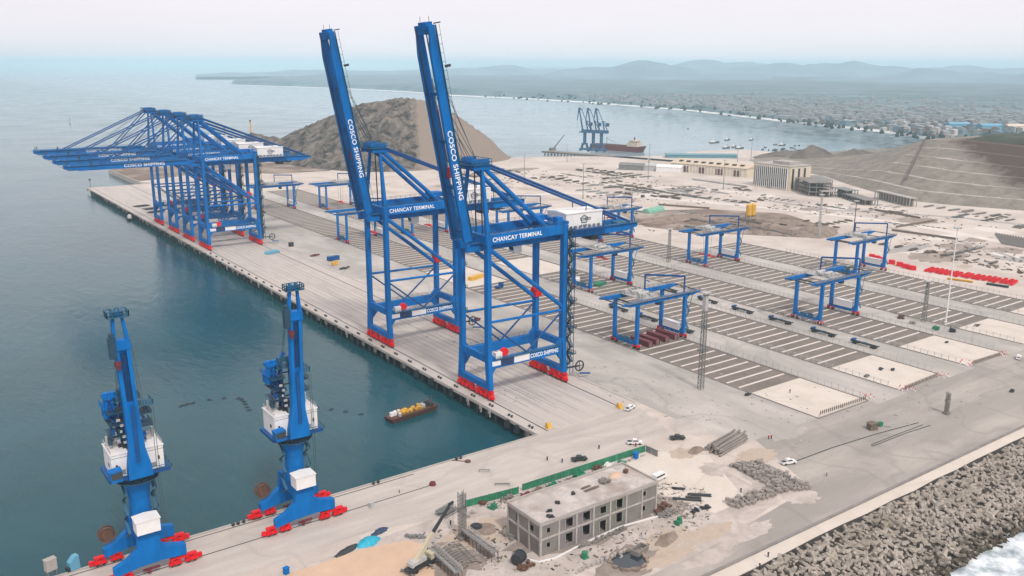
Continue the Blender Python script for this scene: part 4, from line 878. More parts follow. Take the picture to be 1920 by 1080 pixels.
# ------------------------------------------------------------------ masts
def lattice(m, x, y, z0, z1, w0, w1, n, r=.09):
    for i in range(n):
        a, b = z0 + (z1 - z0) * i / n, z0 + (z1 - z0) * (i + 1) / n; wa, wb = w0 + (w1 - w0) * i / n, w0 + (w1 - w0) * (i + 1) / n
        cs = [(-1, -1), (1, -1), (1, 1), (-1, 1)]
        for j in range(4):
            p, q = cs[j], cs[(j + 1) % 4]
            m.beam((x + p[0] * wa / 2, y + p[1] * wa / 2, a), (x + p[0] * wb / 2, y + p[1] * wb / 2, b), r * 2.2)
            m.beam((x + p[0] * wa / 2, y + p[1] * wa / 2, a), (x + q[0] * wb / 2, y + q[1] * wb / 2, b), r * 1.3)
            m.beam((x + p[0] * wb / 2, y + p[1] * wb / 2, b), (x + q[0] * wb / 2, y + q[1] * wb / 2, b), r * 1.3)
    return m
def light_mast(label, loc, h, lat=True, m=None, group='tall light masts over the yard', heavy=False):
    t = thing('light_mast', label, 'light mast', loc, 0, group); m = m or M['grey']
    if lat:
        lattice(MB(), 0, 0, .3, h, 1.7, 1.3 if heavy else .9, int(h / 2.2), .1).build('lattice_tower', m, t)
        MB().box(-1.1, 1.1, -1.1, 1.1, 0, .35).build('footing', M['concl'], t)
    else: MB().tube((0, 0, 0), (0, 0, h), .42, .2, n=10).tube((0, 0, 0), (0, 0, .6), .9, n=10).build('pole', m, t)
    if heavy:
        for z in (h * .4, h * .65): MB().rail([(-1.4, -1.4, z), (1.4, -1.4, z), (1.4, 1.4, z), (-1.4, 1.4, z), (-1.4, -1.4, z)], r=.06, step=1.4).box(-1.5, 1.5, -1.5, 1.5, z - .1, z).build('platform', M['grey'], t)
        MB().box(-.8, .8, -.8, .8, h * .82, h * .97).build('climbing_cage', M['lgrey'], t)
    hd = MB().tube((0, 0, h - .2), (0, 0, h + .3), 1.5, n=12)
    for k in range(8): a = k * PI / 4; hd.cbox((1.7 * math.cos(a), 1.7 * math.sin(a), h + .1), (.7, .5, .6), a)
    hd.build('floodlight_ring', M['lgrey'], t)
    return t
light_mast('grey lattice mast with a railed cage in front of the nearest block', (80, -2, 0), 39.5, heavy=True)
light_mast('thin white pole mast rising beside the fourth block', (250.5, -8, 0), 48, False, M['white'])
light_mast('grey lattice mast standing among site clutter left of the thin white pole', (242.5, -1, 0), 21)
light_mast('grey lattice mast standing left of the gantry at the brown excavation', (237, 171, 0), 22)
light_mast('pale lattice mast standing on the brown excavation below the concrete buildings', (391, 168, 0), 32, m=M['lgrey'])
light_mast('dark thick pole mast behind the gantry with red boxes', (432, 166, 0), 24, False, M['dark'])
for (px, py, h, w) in ((983, 345, 32, 'left of the distant pier'), (1093, 372, 33, 'below the distant jib cranes'), (1217, 305, 24, 'right of the distant red ship'), (1356, 355, 30, 'left of the cream office block'), (1381, 325, 28, 'behind the cream office block'), (1408, 300, 24, 'by the moored fishing boats'), (1063, 303, 22, 'at the distant shoreline below the pier'), (1215, 335, 22, 'in front of the long cream warehouse')):
    q = at(px, py); light_mast('thin grey light mast ' + w, q, h, False, M['grey'])
M['crm'] = mat('pale_yellow_paint', (0.56, 0.50, 0.36), .5)
M['cast'] = mat('cast_concrete', (.50, .455, .42), .85, .15, .6, dirt=(.3, .27, .24), dirt_scale=.4)
M['pilem'] = mat('shaded_dirty_pile', (.11, .10, .085), .9, .25, .5)  # dirty piles, darkened with the under-deck shade put into the colour
# ------------------------------------------------------------------ quay furniture
FM = []
for i_, (m_f, bx_) in enumerate(((M['conc'], ((-.6, -.05, -.9, .9, -2.6, -.3), (-.05, .3, -.5, .5, -2.4, -.4))), (M['dark'], ((-.75, -.05, -.8, .8, -3.2, -.2), (-.05, .3, -.5, .5, -2.6, -.4))), (M['concl'], ((-.5, -.05, -.7, .7, -1.9, -.2), (-.3, .2, -.3, .3, -3.2, -1.9))))):
    f_ = MB()
    for b in bx_: f_.box(*b)
    me = f_.mesh('fender'); me.materials.append(m_f); FM.append(me)
y = 5.0
while y < 768:
    o = put('fender', random.choice(FM), None, (-.05, y, 0)); tag(o, 'fender panel hanging on the main quay face', 'fender', 'fenders along the main quay'); y += random.choice((6, 9, 12, 12, 15))
bm_ = MB().tube((0, 0, 0), (0, 0, .55), .35, .3, n=10).tube((0, 0, .55), (0, 0, .75), .55, .5, n=10); BM = bm_.mesh('bollard'); BM.materials.append(M['dark'])
for i in range(30):
    for d in (0, 1.7): tag(put('bollard', BM, None, (1.9, 5.2 + i * 12.5 + d, .02)), 'black mooring bollard on the main quay edge', 'bollard', 'bollards on the main quay')
for x in (-32, -33.6, -62, -63.6, -104, -105.6, -107): tag(put('bollard', BM, None, (x, -1.1, .03)), 'black mooring bollard on the cross quay edge', 'bollard', 'bollards on the cross quay')
pl_ = MB().tube((0, 0, -8.5), (0, 0, -1.5), .55, n=10); PL = pl_.mesh('pile'); PL.materials.append(M['pilem'])
rest = MB()
for i in range(125):
    for j, x in enumerate((1.6, 5.5)):
        y = 3 + i * 6.1
        if i < 50: put('pile', PL, quay, (x, y, 0))
        else: rest.tube((x, y, -8.5), (x, y, -1.5), .55, n=6)
tag(rest.build('pile_rows', M['pilem'], quay), kind='stuff')
def endstop(label, x, y, s):
    t = thing('rail_buffer', label, 'buffer stop', (x, y, .03), 0, 'yellow buffer stops at the crane rail ends')
    MB().prism([(-1.0, 0), (1.0, 0), (.5, 1.9), (-.3, 1.9)], -.8, .8, 'x').build('block', M['yellow'], t)
    MB().box(-.4, .4, .8, 1.3, 1.0, 1.6).build('bumper', M['dred'], t)
endstop('yellow buffer stop at the end of the waterside crane rail', 6.8, 2.2, 1)
endstop('yellow buffer stop at the end of the landside crane rail beside the white pickup', 40.2, 1.6, 1)
rb = MB().tube((0, 0, 0), (0, 0, .9), 1.1, .9, n=14); tag(rb.build('rail_end_cap', M['dred'], None, (-49, -11.8, .03)), 'dull red round cap at the end of the land-side rail', 'buffer stop')
# ------------------------------------------------------------------ building under construction
bld = thing('unfinished_building', 'two storey grey concrete building under construction with flat littered roof', 'building', (-47.2, -63.6, 0))
LB_, DB_, HB_ = 42.0, 14.6, 9.6
def wall(Lw, Hw, holes, th=.3, z0=0):
    "wall in the x-z plane, outside face at y=0, with real openings"
    m = MB(); xs = sorted({0, Lw, *[h[0] for h in holes], *[h[1] for h in holes]}); zs = sorted({z0, Hw, *[h[2] for h in holes], *[h[3] for h in holes]})
    for a, b in zip(xs, xs[1:]):
        for c, d in zip(zs, zs[1:]):
            if not any(h[0] <= a and b <= h[1] and h[2] <= c and d <= h[3] for h in holes): m.box(a, b, 0, th, c, d)
    return m
hf = [(2.2, 3.4, 6.2, 7.6), (2.2, 3.4, 2.0, 3.3), (8.6, 11, 5.6, 8.2), (8.6, 11, .9, 3.9), (14.5, 17, 5.6, 8.2), (14.5, 17, 1.2, 4.2), (20.6, 22.8, 5.8, 7.9), (20.6, 22.8, .3, 3.7), (26.6, 28.8, 5.5, 8.3), (26.6, 28.8, 1.2, 4.2), (36.6, 37.8, 6.4, 7.8), (36.6, 37.8, 1.8, 3.3)]
WP = [M['conc'], mat('greenish_block_infill', (.24, .235, .195), .9, .2, .6, dirt=(.12, .11, .09), dirt_scale=.3), mat('mauve_grey_infill', (.27, .235, .235), .9, .2, .6, dirt=(.14, .12, .12), dirt_scale=.3)]
bxs = [.5, 6, 12, 18, 24, 30, 36, 41.6]
for i in range(7):
    x0, x1 = (bxs[i] if i == 0 else bxs[i] + .5), bxs[i + 1]
    for k, (z0, z1) in enumerate(((0, 4.6), (5.1, 8.7))):
        hh = [(h[0] - x0, h[1] - x0, h[2], h[3]) for h in hf if x0 <= h[0] < x1 and z0 <= h[2] < z1]
        wall(x1 - x0, z1, hh, .3, z0).build('infill_panel', WP[(i * 2 + k * 3 + i // 2) % 3], bld, (x0, .1, 0))
wall(DB_ - .8, HB_ - .4, [(3.2, 4.6, 5.8, 7.8), (9.6, 11, 5.8, 7.6)]).build('side_wall', M['conc'], bld, (.25, DB_ - .4, 0), -PI / 2)
wall(DB_ - .8, HB_ - .4, [(9, 11, 1.2, 4)]).build('side_wall', M['conc'], bld, (LB_ - .25, .4, 0), PI / 2)
wall(LB_, HB_ - .4, [(30, 32.4, 5.6, 8)]).build('back_wall', M['conc'], bld, (LB_, DB_ - .25, 0), PI)
for x in (0, 6, 12, 18, 24, 30, 36, 41.6):
    MB().box(x, x + .5, -.16, .45, 0, HB_ - .45).build('column', M['cast'], bld)
for y in (4.6, 9.4, 14.1):
    MB().box(-.12, .42, y, y + .5, 0, HB_ - .45).build('column', M['concl'], bld)
for z in (4.6, 8.7):
    MB().box(.5, LB_ - .5, -.06, .42, z, z + .5).build('floor_beam', M['cast'], bld); MB().box(-.06, .36, .5, DB_ - .5, z, z + .5).build('floor_beam', M['concl'], bld)
for h in hf:
    MB().box(h[0] - .15, h[0], -.03, .33, h[2], h[3]).box(h[1], h[1] + .15, -.03, .33, h[2], h[3]).build('window_jamb', M['concl'], bld)
MB().box(.6, LB_ - .6, .8, DB_ - .6, 4.4, 4.7).box(21, 21.3, .8, DB_ - .6, .1, 9).build('floor_slab', M['conc'], bld)
roofm = mat('roof_screed', (0.56, 0.50, 0.455), .9, .14, .35, dirt=(0.24, 0.19, 0.155), dirt_amt=.8, dirt_scale=.16, speck=.6)
MB().box(-.25, LB_ + .25, -.3, DB_ + .25, HB_ - .42, HB_ - .1).build('roof', roofm, bld)
pp = MB().box(-.25, LB_ + .25, -.3, .1, HB_ - .1, HB_ + .38).box(-.25, LB_ + .25, DB_ - .15, DB_ + .25, HB_ - .1, HB_ + .38).box(-.25, .15, .1, DB_ - .15, HB_ - .1, HB_ + .38).box(LB_ - .15, LB_ + .25, .1, DB_ - .15, HB_ - .1, HB_ + .38)
pp.build('parapet', M['concl'], bld)
def pile_mesh(kind, seed, sx=2.0, sy=1.6, h=.8, nb=14):
    r = random.Random(seed); m = MB()
    for i in range(nb):
        if kind == 'planks': m.cbox((r.uniform(-.3, .3), r.uniform(-sy, sy) * .5, .08 + r.random() * h), (sx * r.uniform(.7, 1.1), .25, .1), r.uniform(-.12, .12))
        elif kind == 'rods': y = r.uniform(-sy, sy) * .5; z = .1 + r.random() * h; m.tube((-sx / 2 + r.uniform(-.3, .3), y, z), (sx / 2 + r.uniform(-.3, .3), y + r.uniform(-.2, .2), z), .09, n=5)
        else: m.cbox((r.uniform(-sx, sx) * .42, r.uniform(-sy, sy) * .42, r.random() * h * .6 + .15), (r.uniform(.3, 1.3), r.uniform(.3, 1), r.uniform(.2, .7)), r.uniform(0, 3))
    return m
def heap_mesh(seed, sx, sy, h, n=14):
    r = random.Random(seed); m = MB(); vs = []; k = 5
    for j in range(k + 1):
        u = j / k
        for i in range(n):
            a = 2 * PI * i / n; q = (1 - u) * (1 + r.uniform(-.16, .16)); vs.append((sx * q * math.cos(a), sy * q * math.sin(a), h * (u ** .8) * (1 + r.uniform(-.12, .12)) if j else -.05))
    fs = [(j * n + i, j * n + (i + 1) % n, (j + 1) * n + (i + 1) % n, (j + 1) * n + i) for j in range(k) for i in range(n)]
    return m.add(vs, fs)
def item(name, label, cat, mb, m, loc, rz=0.0, group=None, smooth=False): return tag(mb.build(name, m, None, loc, rz, smooth), label, cat, group)
RZ = HB_ - .1
def roofpt(u, v): return (-47.2 + u, -63.6 + v, RZ + .01)
item('sand_heap', 'low tan sand heap on the roof of the unfinished building', 'heap', heap_mesh(3, 2.6, 1.6, .6), M['tan'], roofpt(35, 10), .3)
item('rubble_heap', 'grey rubble heap on the roof of the unfinished building', 'heap', pile_mesh('x', 5, 3.6, 3, .9, 26), M['conc'], roofpt(29.5, 8.6))
item('timber_stack', 'dark timber planks on the roof of the unfinished building, nearer the middle', 'timber', pile_mesh('planks', 6, 5, .9, .35, 9), M['wood'], roofpt(23.5, 7.2), .1)
item('timber_stack', 'short plank bundle behind the longer one on the roof', 'timber', pile_mesh('planks', 7, 3.4, .6, .3, 6), M['wood'], roofpt(23, 9), .1)
item('roof_box', 'small rusty box on the roof beside the sand heap', 'crate', MB().cbox((0, 0, .5), (1.2, 1, 1)).cbox((0, 0, 1.05), (1.35, 1.15, .1)), M['rust'], roofpt(38.5, 9.4), .2)
item('roof_sheet', 'pale blue sheet lying at the back corner of the roof', 'sheet', MB().cbox((0, 0, .1), (2, 1.3, .2)).cbox((.4, .2, .25), (1, .8, .14), .3), M['lgrey'], roofpt(39, 13), .1)
for i, (u, v, w) in enumerate(((6, 4, 'near the left end'), (11, 6.5, 'left of the middle'), (4.6, 1.5, 'by the front left corner'), (17.5, 8, 'behind the planks'))):
    item('roof_debris', 'small dark scrap on the roof, ' + w, 'scrap', pile_mesh('x', 20 + i, 1.2, 1, .4, 6), M['dark'], roofpt(u, v))
# ------------------------------------------------------------------ site fence
def fence(label, a, b, m, h=2.0):
    t = thing('site_fence', label, 'fence', (a.x, a.y, .02), math.atan2(b.y - a.y, b.x - a.x)); Lf = (b - a).length; k = max(1, int(Lf / 2.4))
    p = MB(); w = Lf / k
    for i in range(k):
        tl_ = random.uniform(-.06, .06); p.add([(i * w + .05, tl_, .1), ((i + 1) * w - .05, -tl_, .1), ((i + 1) * w - .05, -tl_ + .1, h), (i * w + .05, tl_ + .1, h), (i * w + .05, tl_ + .05, .1), ((i + 1) * w - .05, -tl_ + .05, .1), ((i + 1) * w - .05, -tl_ + .15, h), (i * w + .05, tl_ + .15, h)], [(0, 1, 2, 3), (4, 7, 6, 5), (0, 3, 7, 4), (1, 5, 6, 2), (3, 2, 6, 7)])
    p.build('mesh_panels', m, t)
    for i in range(k + 1): MB().beam((i * w, .2, 0), (i * w, .2, h + .1), .1).build('post', M['grey'], t)
    return t
fence('green sheeted site fence left of the gap, by the rebar column', at(873, 952), at(973, 926), M['green'], 2.3)
fence('long green sheeted site fence along the quay behind the unfinished building', at(980, 921), at(1210, 847), M['green'], 2.3)
fence('short grey fence panel at the right end of the green fence', at(1210, 847), at(1232, 857), M['grey'], 2.3)
# clutter behind the building and around it: each pile its own thing
def at2(px, py): v = at(px, py); return (v.x, v.y, .06)
CL = [('barrel_drum', 'pale red tank lying behind the left end of the building roof', 'tank', MB().tube((-1.6, 0, .9), (1.6, 0, .9), .9, n=14), 'dred', (985, 935), .3),
      ('covered_stack', 'green covered stack behind the building, left of its middle', 'material stack', pile_mesh('x', 31, 3.6, 2.4, 1.2, 20), 'green', (1038, 912), .2),
      ('covered_stack', 'green netting heap behind the building near the fence bend', 'material stack', pile_mesh('x', 32, 5, 2.4, 1.2, 26), 'green', (1085, 893), .3),
      ('covered_stack', 'green stack left of the building by the fence', 'material stack', pile_mesh('x', 33, 3, 2, 1, 16), 'green', (925, 952), .3),
      ('covered_stack', 'dark green bundle behind the right end of the building', 'material stack', pile_mesh('x', 34, 3, 2, 1, 16), 'green', (1165, 870), .3),
      ('scrap_pile', 'rusty scrap pile by the green fence behind the building middle', 'scrap', pile_mesh('x', 35, 3.6, 2.4, 1.1, 22), 'rust', (1120, 880), .3),
      ('scrap_pile', 'rusty drum pile left of the building beside the fence', 'scrap', pile_mesh('x', 36, 2.6, 1.8, 1, 14), 'rust', (905, 945), .3),
      ('scrap_pile', 'grey scrap pile behind the building left end', 'scrap', pile_mesh('x', 37, 4, 2, 1, 22), 'conc', (950, 935), .3),
      ('timber_stack', 'pile of loose timber behind the building by the fence', 'timber', pile_mesh('planks', 38, 5, 3, .7, 18), 'wood', (1010, 922), .5),
      ('timber_stack', 'white bundle of boards by the fence right of the middle', 'timber', pile_mesh('planks', 39, 4, 2.4, .8, 14), 'white', (1140, 873), .5),
      ('scrap_pile', 'pale rubble left of the building beside the round brown patch', 'scrap', pile_mesh('x', 40, 4, 2.2, .8, 18), 'concl', (880, 965), .5),
      ('blue_cabinet', 'small blue cabinet by the right end of the green fence', 'cabinet', MB().cbox((0, 0, 1), (1.6, 1.2, 2)).cbox((0, 0, 2.1), (1.9, 1.5, .2)), 'blue', (1192, 860), .3),
      ('rebar_bundle', 'dark rebar bundle right of the building, the longest', 'rebar', pile_mesh('rods', 41, 8, 1.2, .5, 16), 'dark', (1288, 938), -.75),
      ('rebar_bundle', 'dark rebar bundle right of the building, nearest the white hardstand', 'rebar', pile_mesh('rods', 42, 6.5, 1.4, .5, 16), 'dark', (1312, 930), -.75),
      ('rebar_bundle', 'dark steel plates right of the building, closest to the van', 'rebar', pile_mesh('planks', 43, 4, 1.4, .4, 9), 'dark', (1272, 918), -.75),
      ('rebar_bundle', 'short dark rebar bundle between two longer ones right of the building', 'rebar', pile_mesh('rods', 44, 4.4, 1.2, .5, 12), 'dark', (1300, 935), -.75),
      ('scrap_pile', 'dark scrap on the pale soil right of the rebar bundles', 'scrap', pile_mesh('x', 45, 3, 1.4, .7, 14), 'dark', (1322, 953), -.2),
      ('scrap_pile', 'dark scrap heap below the rebar bundles', 'scrap', pile_mesh('x', 46, 2.6, 1.5, .7, 14), 'dark', (1302, 960), .2),
      ('scrap_pile', 'mixed rubble heap at the right foot of the building', 'scrap', pile_mesh('x', 47, 7, 3.4, 1.1, 50), 'rust', (1240, 955), .2),
      ('scrap_pile', 'grey rubble strip below the right end of the building', 'scrap', pile_mesh('x', 48, 7, 3, .9, 50), 'conc', (1250, 965), .2),
      ('green_machine', 'small dark green machine on the pale soil below the building', 'machine', MB().cbox((0, 0, .8), (2.2, 1.2, 1)).cbox((.4, 0, 1.6), (1, 1, .8)).tube((-.8, -.7, .4), (-.8, .7, .4), .4).tube((.8, -.7, .4), (.8, .7, .4), .4), 'green', (1272, 983), .3),
      ('sand_heap', 'tan sand heap below the right end of the building', 'heap', heap_mesh(9, 5, 2.4, .8), 'dirt', (1250, 1012), .3),
      ('water_tank', 'white green-footed tank at the bottom edge below the building', 'tank', MB().tube((0, 0, .4), (0, 0, 1.7), .8, n=12).tube((0, 0, 1.7), (0, 0, 2.0), .8, .3, n=12).cbox((0, 0, .2), (1.7, 1.7, .4)), 'green', (1096, 1046), 0),
      ('concrete_trough', 'open grey concrete trough beside the pit below the building', 'trough', wall(5, 1.4, []).box(0, 5, 2.2, 2.5, 0, 1.4).box(0, .3, .3, 2.2, 0, 1.4).box(4.7, 5, .3, 2.2, 0, 1.4), 'conc', (1197, 1046), .25),
      ('round_pit_ring', 'dark round concrete ring left of the building corner', 'ring', MB().tube((0, 0, 0), (0, 0, .35), 1.7, n=20).tube((0, 0, .35), (0, 0, .5), 1.2, n=16), 'dark', (893, 988), 0),
      ('dark_drum', 'big dark steel drum standing by the near building corner', 'drum', MB().tube((-1.4, 0, 1.5), (1.2, 0, 1.5), 1.6, n=16).tube((1.2, 0, 1.5), (1.5, 0, 1.5), 1.75, n=16), 'dark', (972, 1056), .5),
      ('scrap_pile', 'rust brown scrap around the big dark drum', 'scrap', pile_mesh('x', 49, 5, 2.6, .8, 26), 'rust', (985, 1064), .2),
      ('scrap_pile', 'grey rubble along the left side wall of the building', 'scrap', pile_mesh('x', 50, 2, 6, .9, 34), 'conc', (952, 1005), .1),
      ('scrap_pile', 'grey rubble along the front wall of the building', 'scrap', pile_mesh('x', 51, 20, 1.2, .6, 60), 'conc', (1130, 1010), 0),
      ('covered_heap', 'turquoise tarpaulin covered heap beside the tan sand bed', 'covered heap', heap_mesh(11, 3.6, 2.4, 1.7, 18), 'tarp', (690, 1017), .35),
      ('covered_heap', 'dark blue tarpaulin covered heap behind the turquoise one', 'covered heap', heap_mesh(12, 3.0, 1.3, 1.1, 18), 'btarp', (712, 997), .3),
      ('covered_heap', 'dark grey net heap in front of the turquoise tarpaulin', 'covered heap', heap_mesh(13, 4.4, 1.3, 1.0, 18), 'dark', (650, 1033), .3),
      ('blue_bin', 'small blue bin at the bottom edge of the quay', 'bin', MB().cbox((0, 0, .8), (1.2, 1.1, 1.6)).cbox((0, 0, 1.7), (1.4, 1.3, .2)), 'blue', (537, 1076), .3),
      ('white_container_box', 'small white box with a blue panel near the quay rail', 'box', MB().cbox((0, 0, .7), (1.1, 1.1, 1.4)).cbox((0, 0, 1.45), (1.3, 1.3, .12)), 'lgrey', (696, 951), .3),
      ('small_bench', 'thin grey trestle on the quay right of the rail end cap', 'trestle', MB().box(-1.8, 1.8, -.2, .2, .7, .8).box(-1.6, -1.5, -.2, .2, 0, .7).box(1.5, 1.6, -.2, .2, 0, .7), 'grey', (908, 885), -.6),
      ('small_bench', 'thin grey trestle on the quay above the gap in the green fence', 'trestle', MB().box(-2.4, 2.4, -.2, .2, .5, .7).box(-2.1, -2, -.2, .2, 0, .5).box(2, 2.1, -.2, .2, 0, .5), 'grey', (942, 910), -.6),
      ('rust_disc', 'small rusty disc with a trailing rope on the quay edge above the green fence', 'disc', MB().tube((0, 0, 0), (0, 0, .4), 1.0, n=14).path([(0, 0, .1), (-2, 2, .1), (-4, 4, .1)], .12), 'rust', (877, 866), 0),
      ('rebar_mat', 'grey pile of rebar mats left of the rebar column', 'rebar', pile_mesh('rods', 52, 6, 4, 1.4, 34), 'grey', (838, 962), .3),
      ('scrap_pile', 'dark debris line on the soil left of the crawler crane boom', 'scrap', pile_mesh('x', 53, 7, 1.6, .6, 26), 'grey', (782, 1008), -.6),
      ('site_hut', 'small brown hut with a green bin on the grey road right', 'hut', MB().cbox((0, 0, 1.1), (3.2, 2.2, 2.2)).prism([(-1.8, 2.2), (1.8, 2.2), (1.8, 2.35), (0, 2.8), (-1.8, 2.35)], -1.3, 1.3, 'y').cbox((0, -1.12, .9), (.9, .06, 1.8)), 'wood', (1635, 805), -.3),
      ('green_bin', 'green bin beside the brown hut', 'bin', MB().cbox((0, 0, .7), (1.6, 1.2, 1.4)).cbox((0, 0, 1.45), (1.8, 1.3, .12)).tube((1, -1, .1), (3, -2, .1), .1), 'green', (1650, 799), -.3)]
for nm, lb, ct, mb, mk, px, rz in CL: item(nm, lb, ct, mb, M[mk], at2(*px), rz, smooth=nm == 'covered_heap')
item('brown_mud_pond', 'round brown puddle between the concrete ring and the building', 'puddle', MB().tube((0, 0, 0), (0, 0, .06), 3.4, n=28), M['dirt'], (-47.6 - 3.2, -43.2, .04))
pit = MB(); pit.tube((0, 0, .02), (0, 0, .1), 4.4, n=22)
item('water_pit', 'dark pit with stagnant water below the building', 'pit', pit, M['glass'], at2(1178, 1052))
r = random.Random(3); rim = MB()
for i in range(46): a = r.uniform(0, 2 * PI); rim.cbox((5 * math.cos(a), 4.6 * math.sin(a), .25), (r.uniform(.5, 1.4), r.uniform(.4, 1), r.uniform(.4, .9)), r.uniform(0, 3))
item('pit_rim_rubble', 'rubble ring heaped around the dark pit', 'rubble', rim, M['dirt'], at2(1178, 1052))
pth = MB()
for (a, b) in zip(((990, 1050), (1010, 1055), (1040, 1048), (1075, 1030), (1110, 1013), (1160, 990), (1218, 973)), ((1010, 1055), (1040, 1048), (1075, 1030), (1110, 1013), (1160, 990), (1218, 973), (1240, 968))):
    pth.beam(at(*a) + Vector((0, 0, .15)), at(*b) + Vector((0, 0, .15)), .5, .3)
item('white_pipe', 'white pipe curving along the front of the unfinished building', 'pipe', pth, M['white'], (0, 0, .05))
for i in range(11):
    q = at(1087 + i * 8.4 + random.uniform(-2, 2), 1071 - i * 3.6)
    item('concrete_block', 'pale concrete block in the row beside the pit', 'block', MB().cbox((0, 0, .35), (1.5, .7, .7)).cbox((0, 0, .74), (.9, .3, .1)), M['concl'], (q.x, q.y, .06), random.uniform(0, .7), 'concrete blocks beside the pit')
# rebar column cages
def cage(label, p, h, w, cat='rebar column'):
    t = thing('rebar_column', label, cat, (p.x, p.y, .03)); m = MB()
    for i in range(4):
        for j in range(3): m.tube((-w / 2 + i * w / 3, -w * .3 + j * w * .3, 0), (-w / 2 + i * w / 3 + random.uniform(-.06, .06), -w * .3 + j * w * .3, h + random.uniform(-.5, .3)), .09, n=5)
    m.build('bars', M['grey'], t); s = MB()
    z = .4
    while z < h - .3: s.rail([(-w / 2, -w * .3, z), (w / 2, -w * .3, z), (w / 2, w * .3, z), (-w / 2, w * .3, z), (-w / 2, -w * .3, z)], h=.02, r=.04, step=9); z += 1.1
    s.build('stirrups', M['grey'], t); MB().cbox((0, 0, h * .62), (w * 1.2, w * .8, .8)).build('clamp', M['conc'], t)
    MB().cbox((0, 0, .4), (w * 1.4, w * 1.2, .8)).build('footing', M['conc'], t)
cage('tall grey rebar column beside the left end of the green fence', at(867, 1010), 13.8, 1.9)
cage('short square rebar column standing on the grey road right', at(1774, 776), 8.4, 1.6)
# formwork trestles and rebar arches in the bottom foreground
def trestle(label, a, b, h=2.4, w=2.2):
    t = thing('formwork_trestle', label, 'formwork', (a.x, a.y, .04), math.atan2(b.y - a.y, b.x - a.x)); Lt = (b - a).length
    MB().box(0, Lt, -w / 2, w / 2, h, h + .15).build('deck', M['grey'], t)
    MB().rail([(0, -w / 2, h + .1), (Lt, -w / 2, h + .1)], r=.06).rail([(0, w / 2, h + .1), (Lt, w / 2, h + .1)], r=.06).build('handrail', M['lgrey'], t)
    n_ = int(Lt / 1.6); lm = MB().beam((0, 0, 0), (0, 0, h), .14); LM = lm.mesh('leg'); LM.materials.append(M['rust'])
    for i in range(n_ + 1):
        for s in (-1, 1): put('leg', LM, t, (i * Lt / n_, s * (w / 2 - .1), 0))
    bx = MB()
    for i in range(int(Lt / 1.1)): bx.cbox((.6 + i * 1.1, random.uniform(-.6, .6), h + .3), (.7, .6, .4), random.uniform(0, 3))
    bx.build('deck_litter', M['conc'], t)
trestle('formwork trestle nearest the yellow crane at the bottom edge', at(808, 1042), at(860, 1090))
trestle('formwork trestle right of the rebar column', at(872, 1010), at(928, 1052))
for i in range(9):
    m = MB(); n_ = 9; R0 = 3.0
    m.path([(-R0 * math.cos(PI * k / n_) * (1 if k < 5 else 1.2), 0, R0 * .55 * math.sin(PI * k / n_) + .1) for k in range(n_ + 1)], .13, n=5)
    m.path([(-R0 * .8 * math.cos(PI * k / n_), .4, R0 * .45 * math.sin(PI * k / n_) + .1) for k in range(n_ + 1)], .1, n=5)
    q = at(843 + i * 4.0, 1030 + i * 4.2)
    item('rebar_arch', 'curved grey rebar arch in the stack beside the formwork trestles', 'rebar', m, M['grey'], (q.x, q.y, .04), .12, 'curved rebar arches')
# ------------------------------------------------------------------ vehicles
def wheels(t, xs, hw, r, nm='wheel'):
    for x in xs:
        for s in (-1, 1): MB().tube((x, s * (hw - .22), r), (x, s * hw, r), r, n=12).build(nm, M['tyre'], t)
def pickup(label, loc, rz, m, group=None, van=False):
    t = thing('van' if van else 'pickup_truck', label, 'van' if van else 'pickup', loc, rz, group)
    if van:
        MB().prism([(-2.7, .4), (2.7, .4), (2.7, 1.2), (2.3, 1.35), (1.75, 2.2), (-2.7, 2.25)], -.95, .95, 'y').build('body', m, t)
        for s in (-1, 1): MB().box(-2.5, 1.5, s * .96 - .02, s * .96 + .02, 1.35, 1.95).build('side_window', M['glass'], t)
        MB().prism([(2.34, 1.36), (2.36, 1.36), (1.82, 2.12), (1.80, 2.12)], -.8, .8, 'y').build('windscreen', M['glass'], t)
    else:
        b = MB().prism([(-2.6, .45), (2.6, .45), (2.6, .95), (2.4, 1.12), (1.2, 1.16), (-.6, 1.16), (-2.6, 1.12)], -.9, .9, 'y')
        b.build('body', m, t)
        MB().prism([(-.9, 1.15), (1.35, 1.15), (.75, 1.78), (-.7, 1.8)], -.78, .78, 'y').build('cabin', m, t)
        MB().prism([(-.75, 1.22), (1.15, 1.22), (.68, 1.7), (-.6, 1.7)], -.8, .8, 'y').build('side_window', M['glass'], t)
        MB().prism([(1.30, 1.2), (1.34, 1.2), (.80, 1.74), (.76, 1.74)], -.66, .66, 'y').build('windscreen', M['glass'], t)
        MB().box(-2.5, -1.0, -.75, .75, 1.10, 1.17).build('load_bed', M['dark'], t)
    for s in (-.6, .6): MB().box(2.58, 2.63, s - .18, s + .18, .72, .9).build('headlight', M['lgrey'], t)
    wheels(t, (-1.6, 1.6), .92, .38)
    return t
pickup('white pickup parked beside the yellow buffer at the rail end', at2(1181, 768), .3, M['white'])
pickup('white pickup beside the right end of the green fence', at2(1190, 833), -.6, M['white'])
pickup('dark green pickup on the pale quay right of the green fence', at2(1270, 824), -.5, mat('dark_green_paint', (0.03, 0.045, 0.03), .4))
pickup('dark pickup parked against the middle of the green fence', at2(1086, 864), -.35, mat('charcoal_paint', (0.035, 0.04, 0.035), .4))
pickup('white pickup at the end of the long cable on the grey road', at2(1478, 870), -.3, M['white'])
pickup('white pickup far right on the perimeter road', at2(1910, 673), .35, M['white'])
pickup('white van parked at the right end of the unfinished building', at2(1236, 899), .12, M['white'], van=True)
pickup('dark grey van on the far yard below the light masts', at2(1205, 370), .4, M['dark'], van=True)
pickup('dark red pickup behind the rear raised crane near the apron', at2(893, 602), .3, M['dred'])
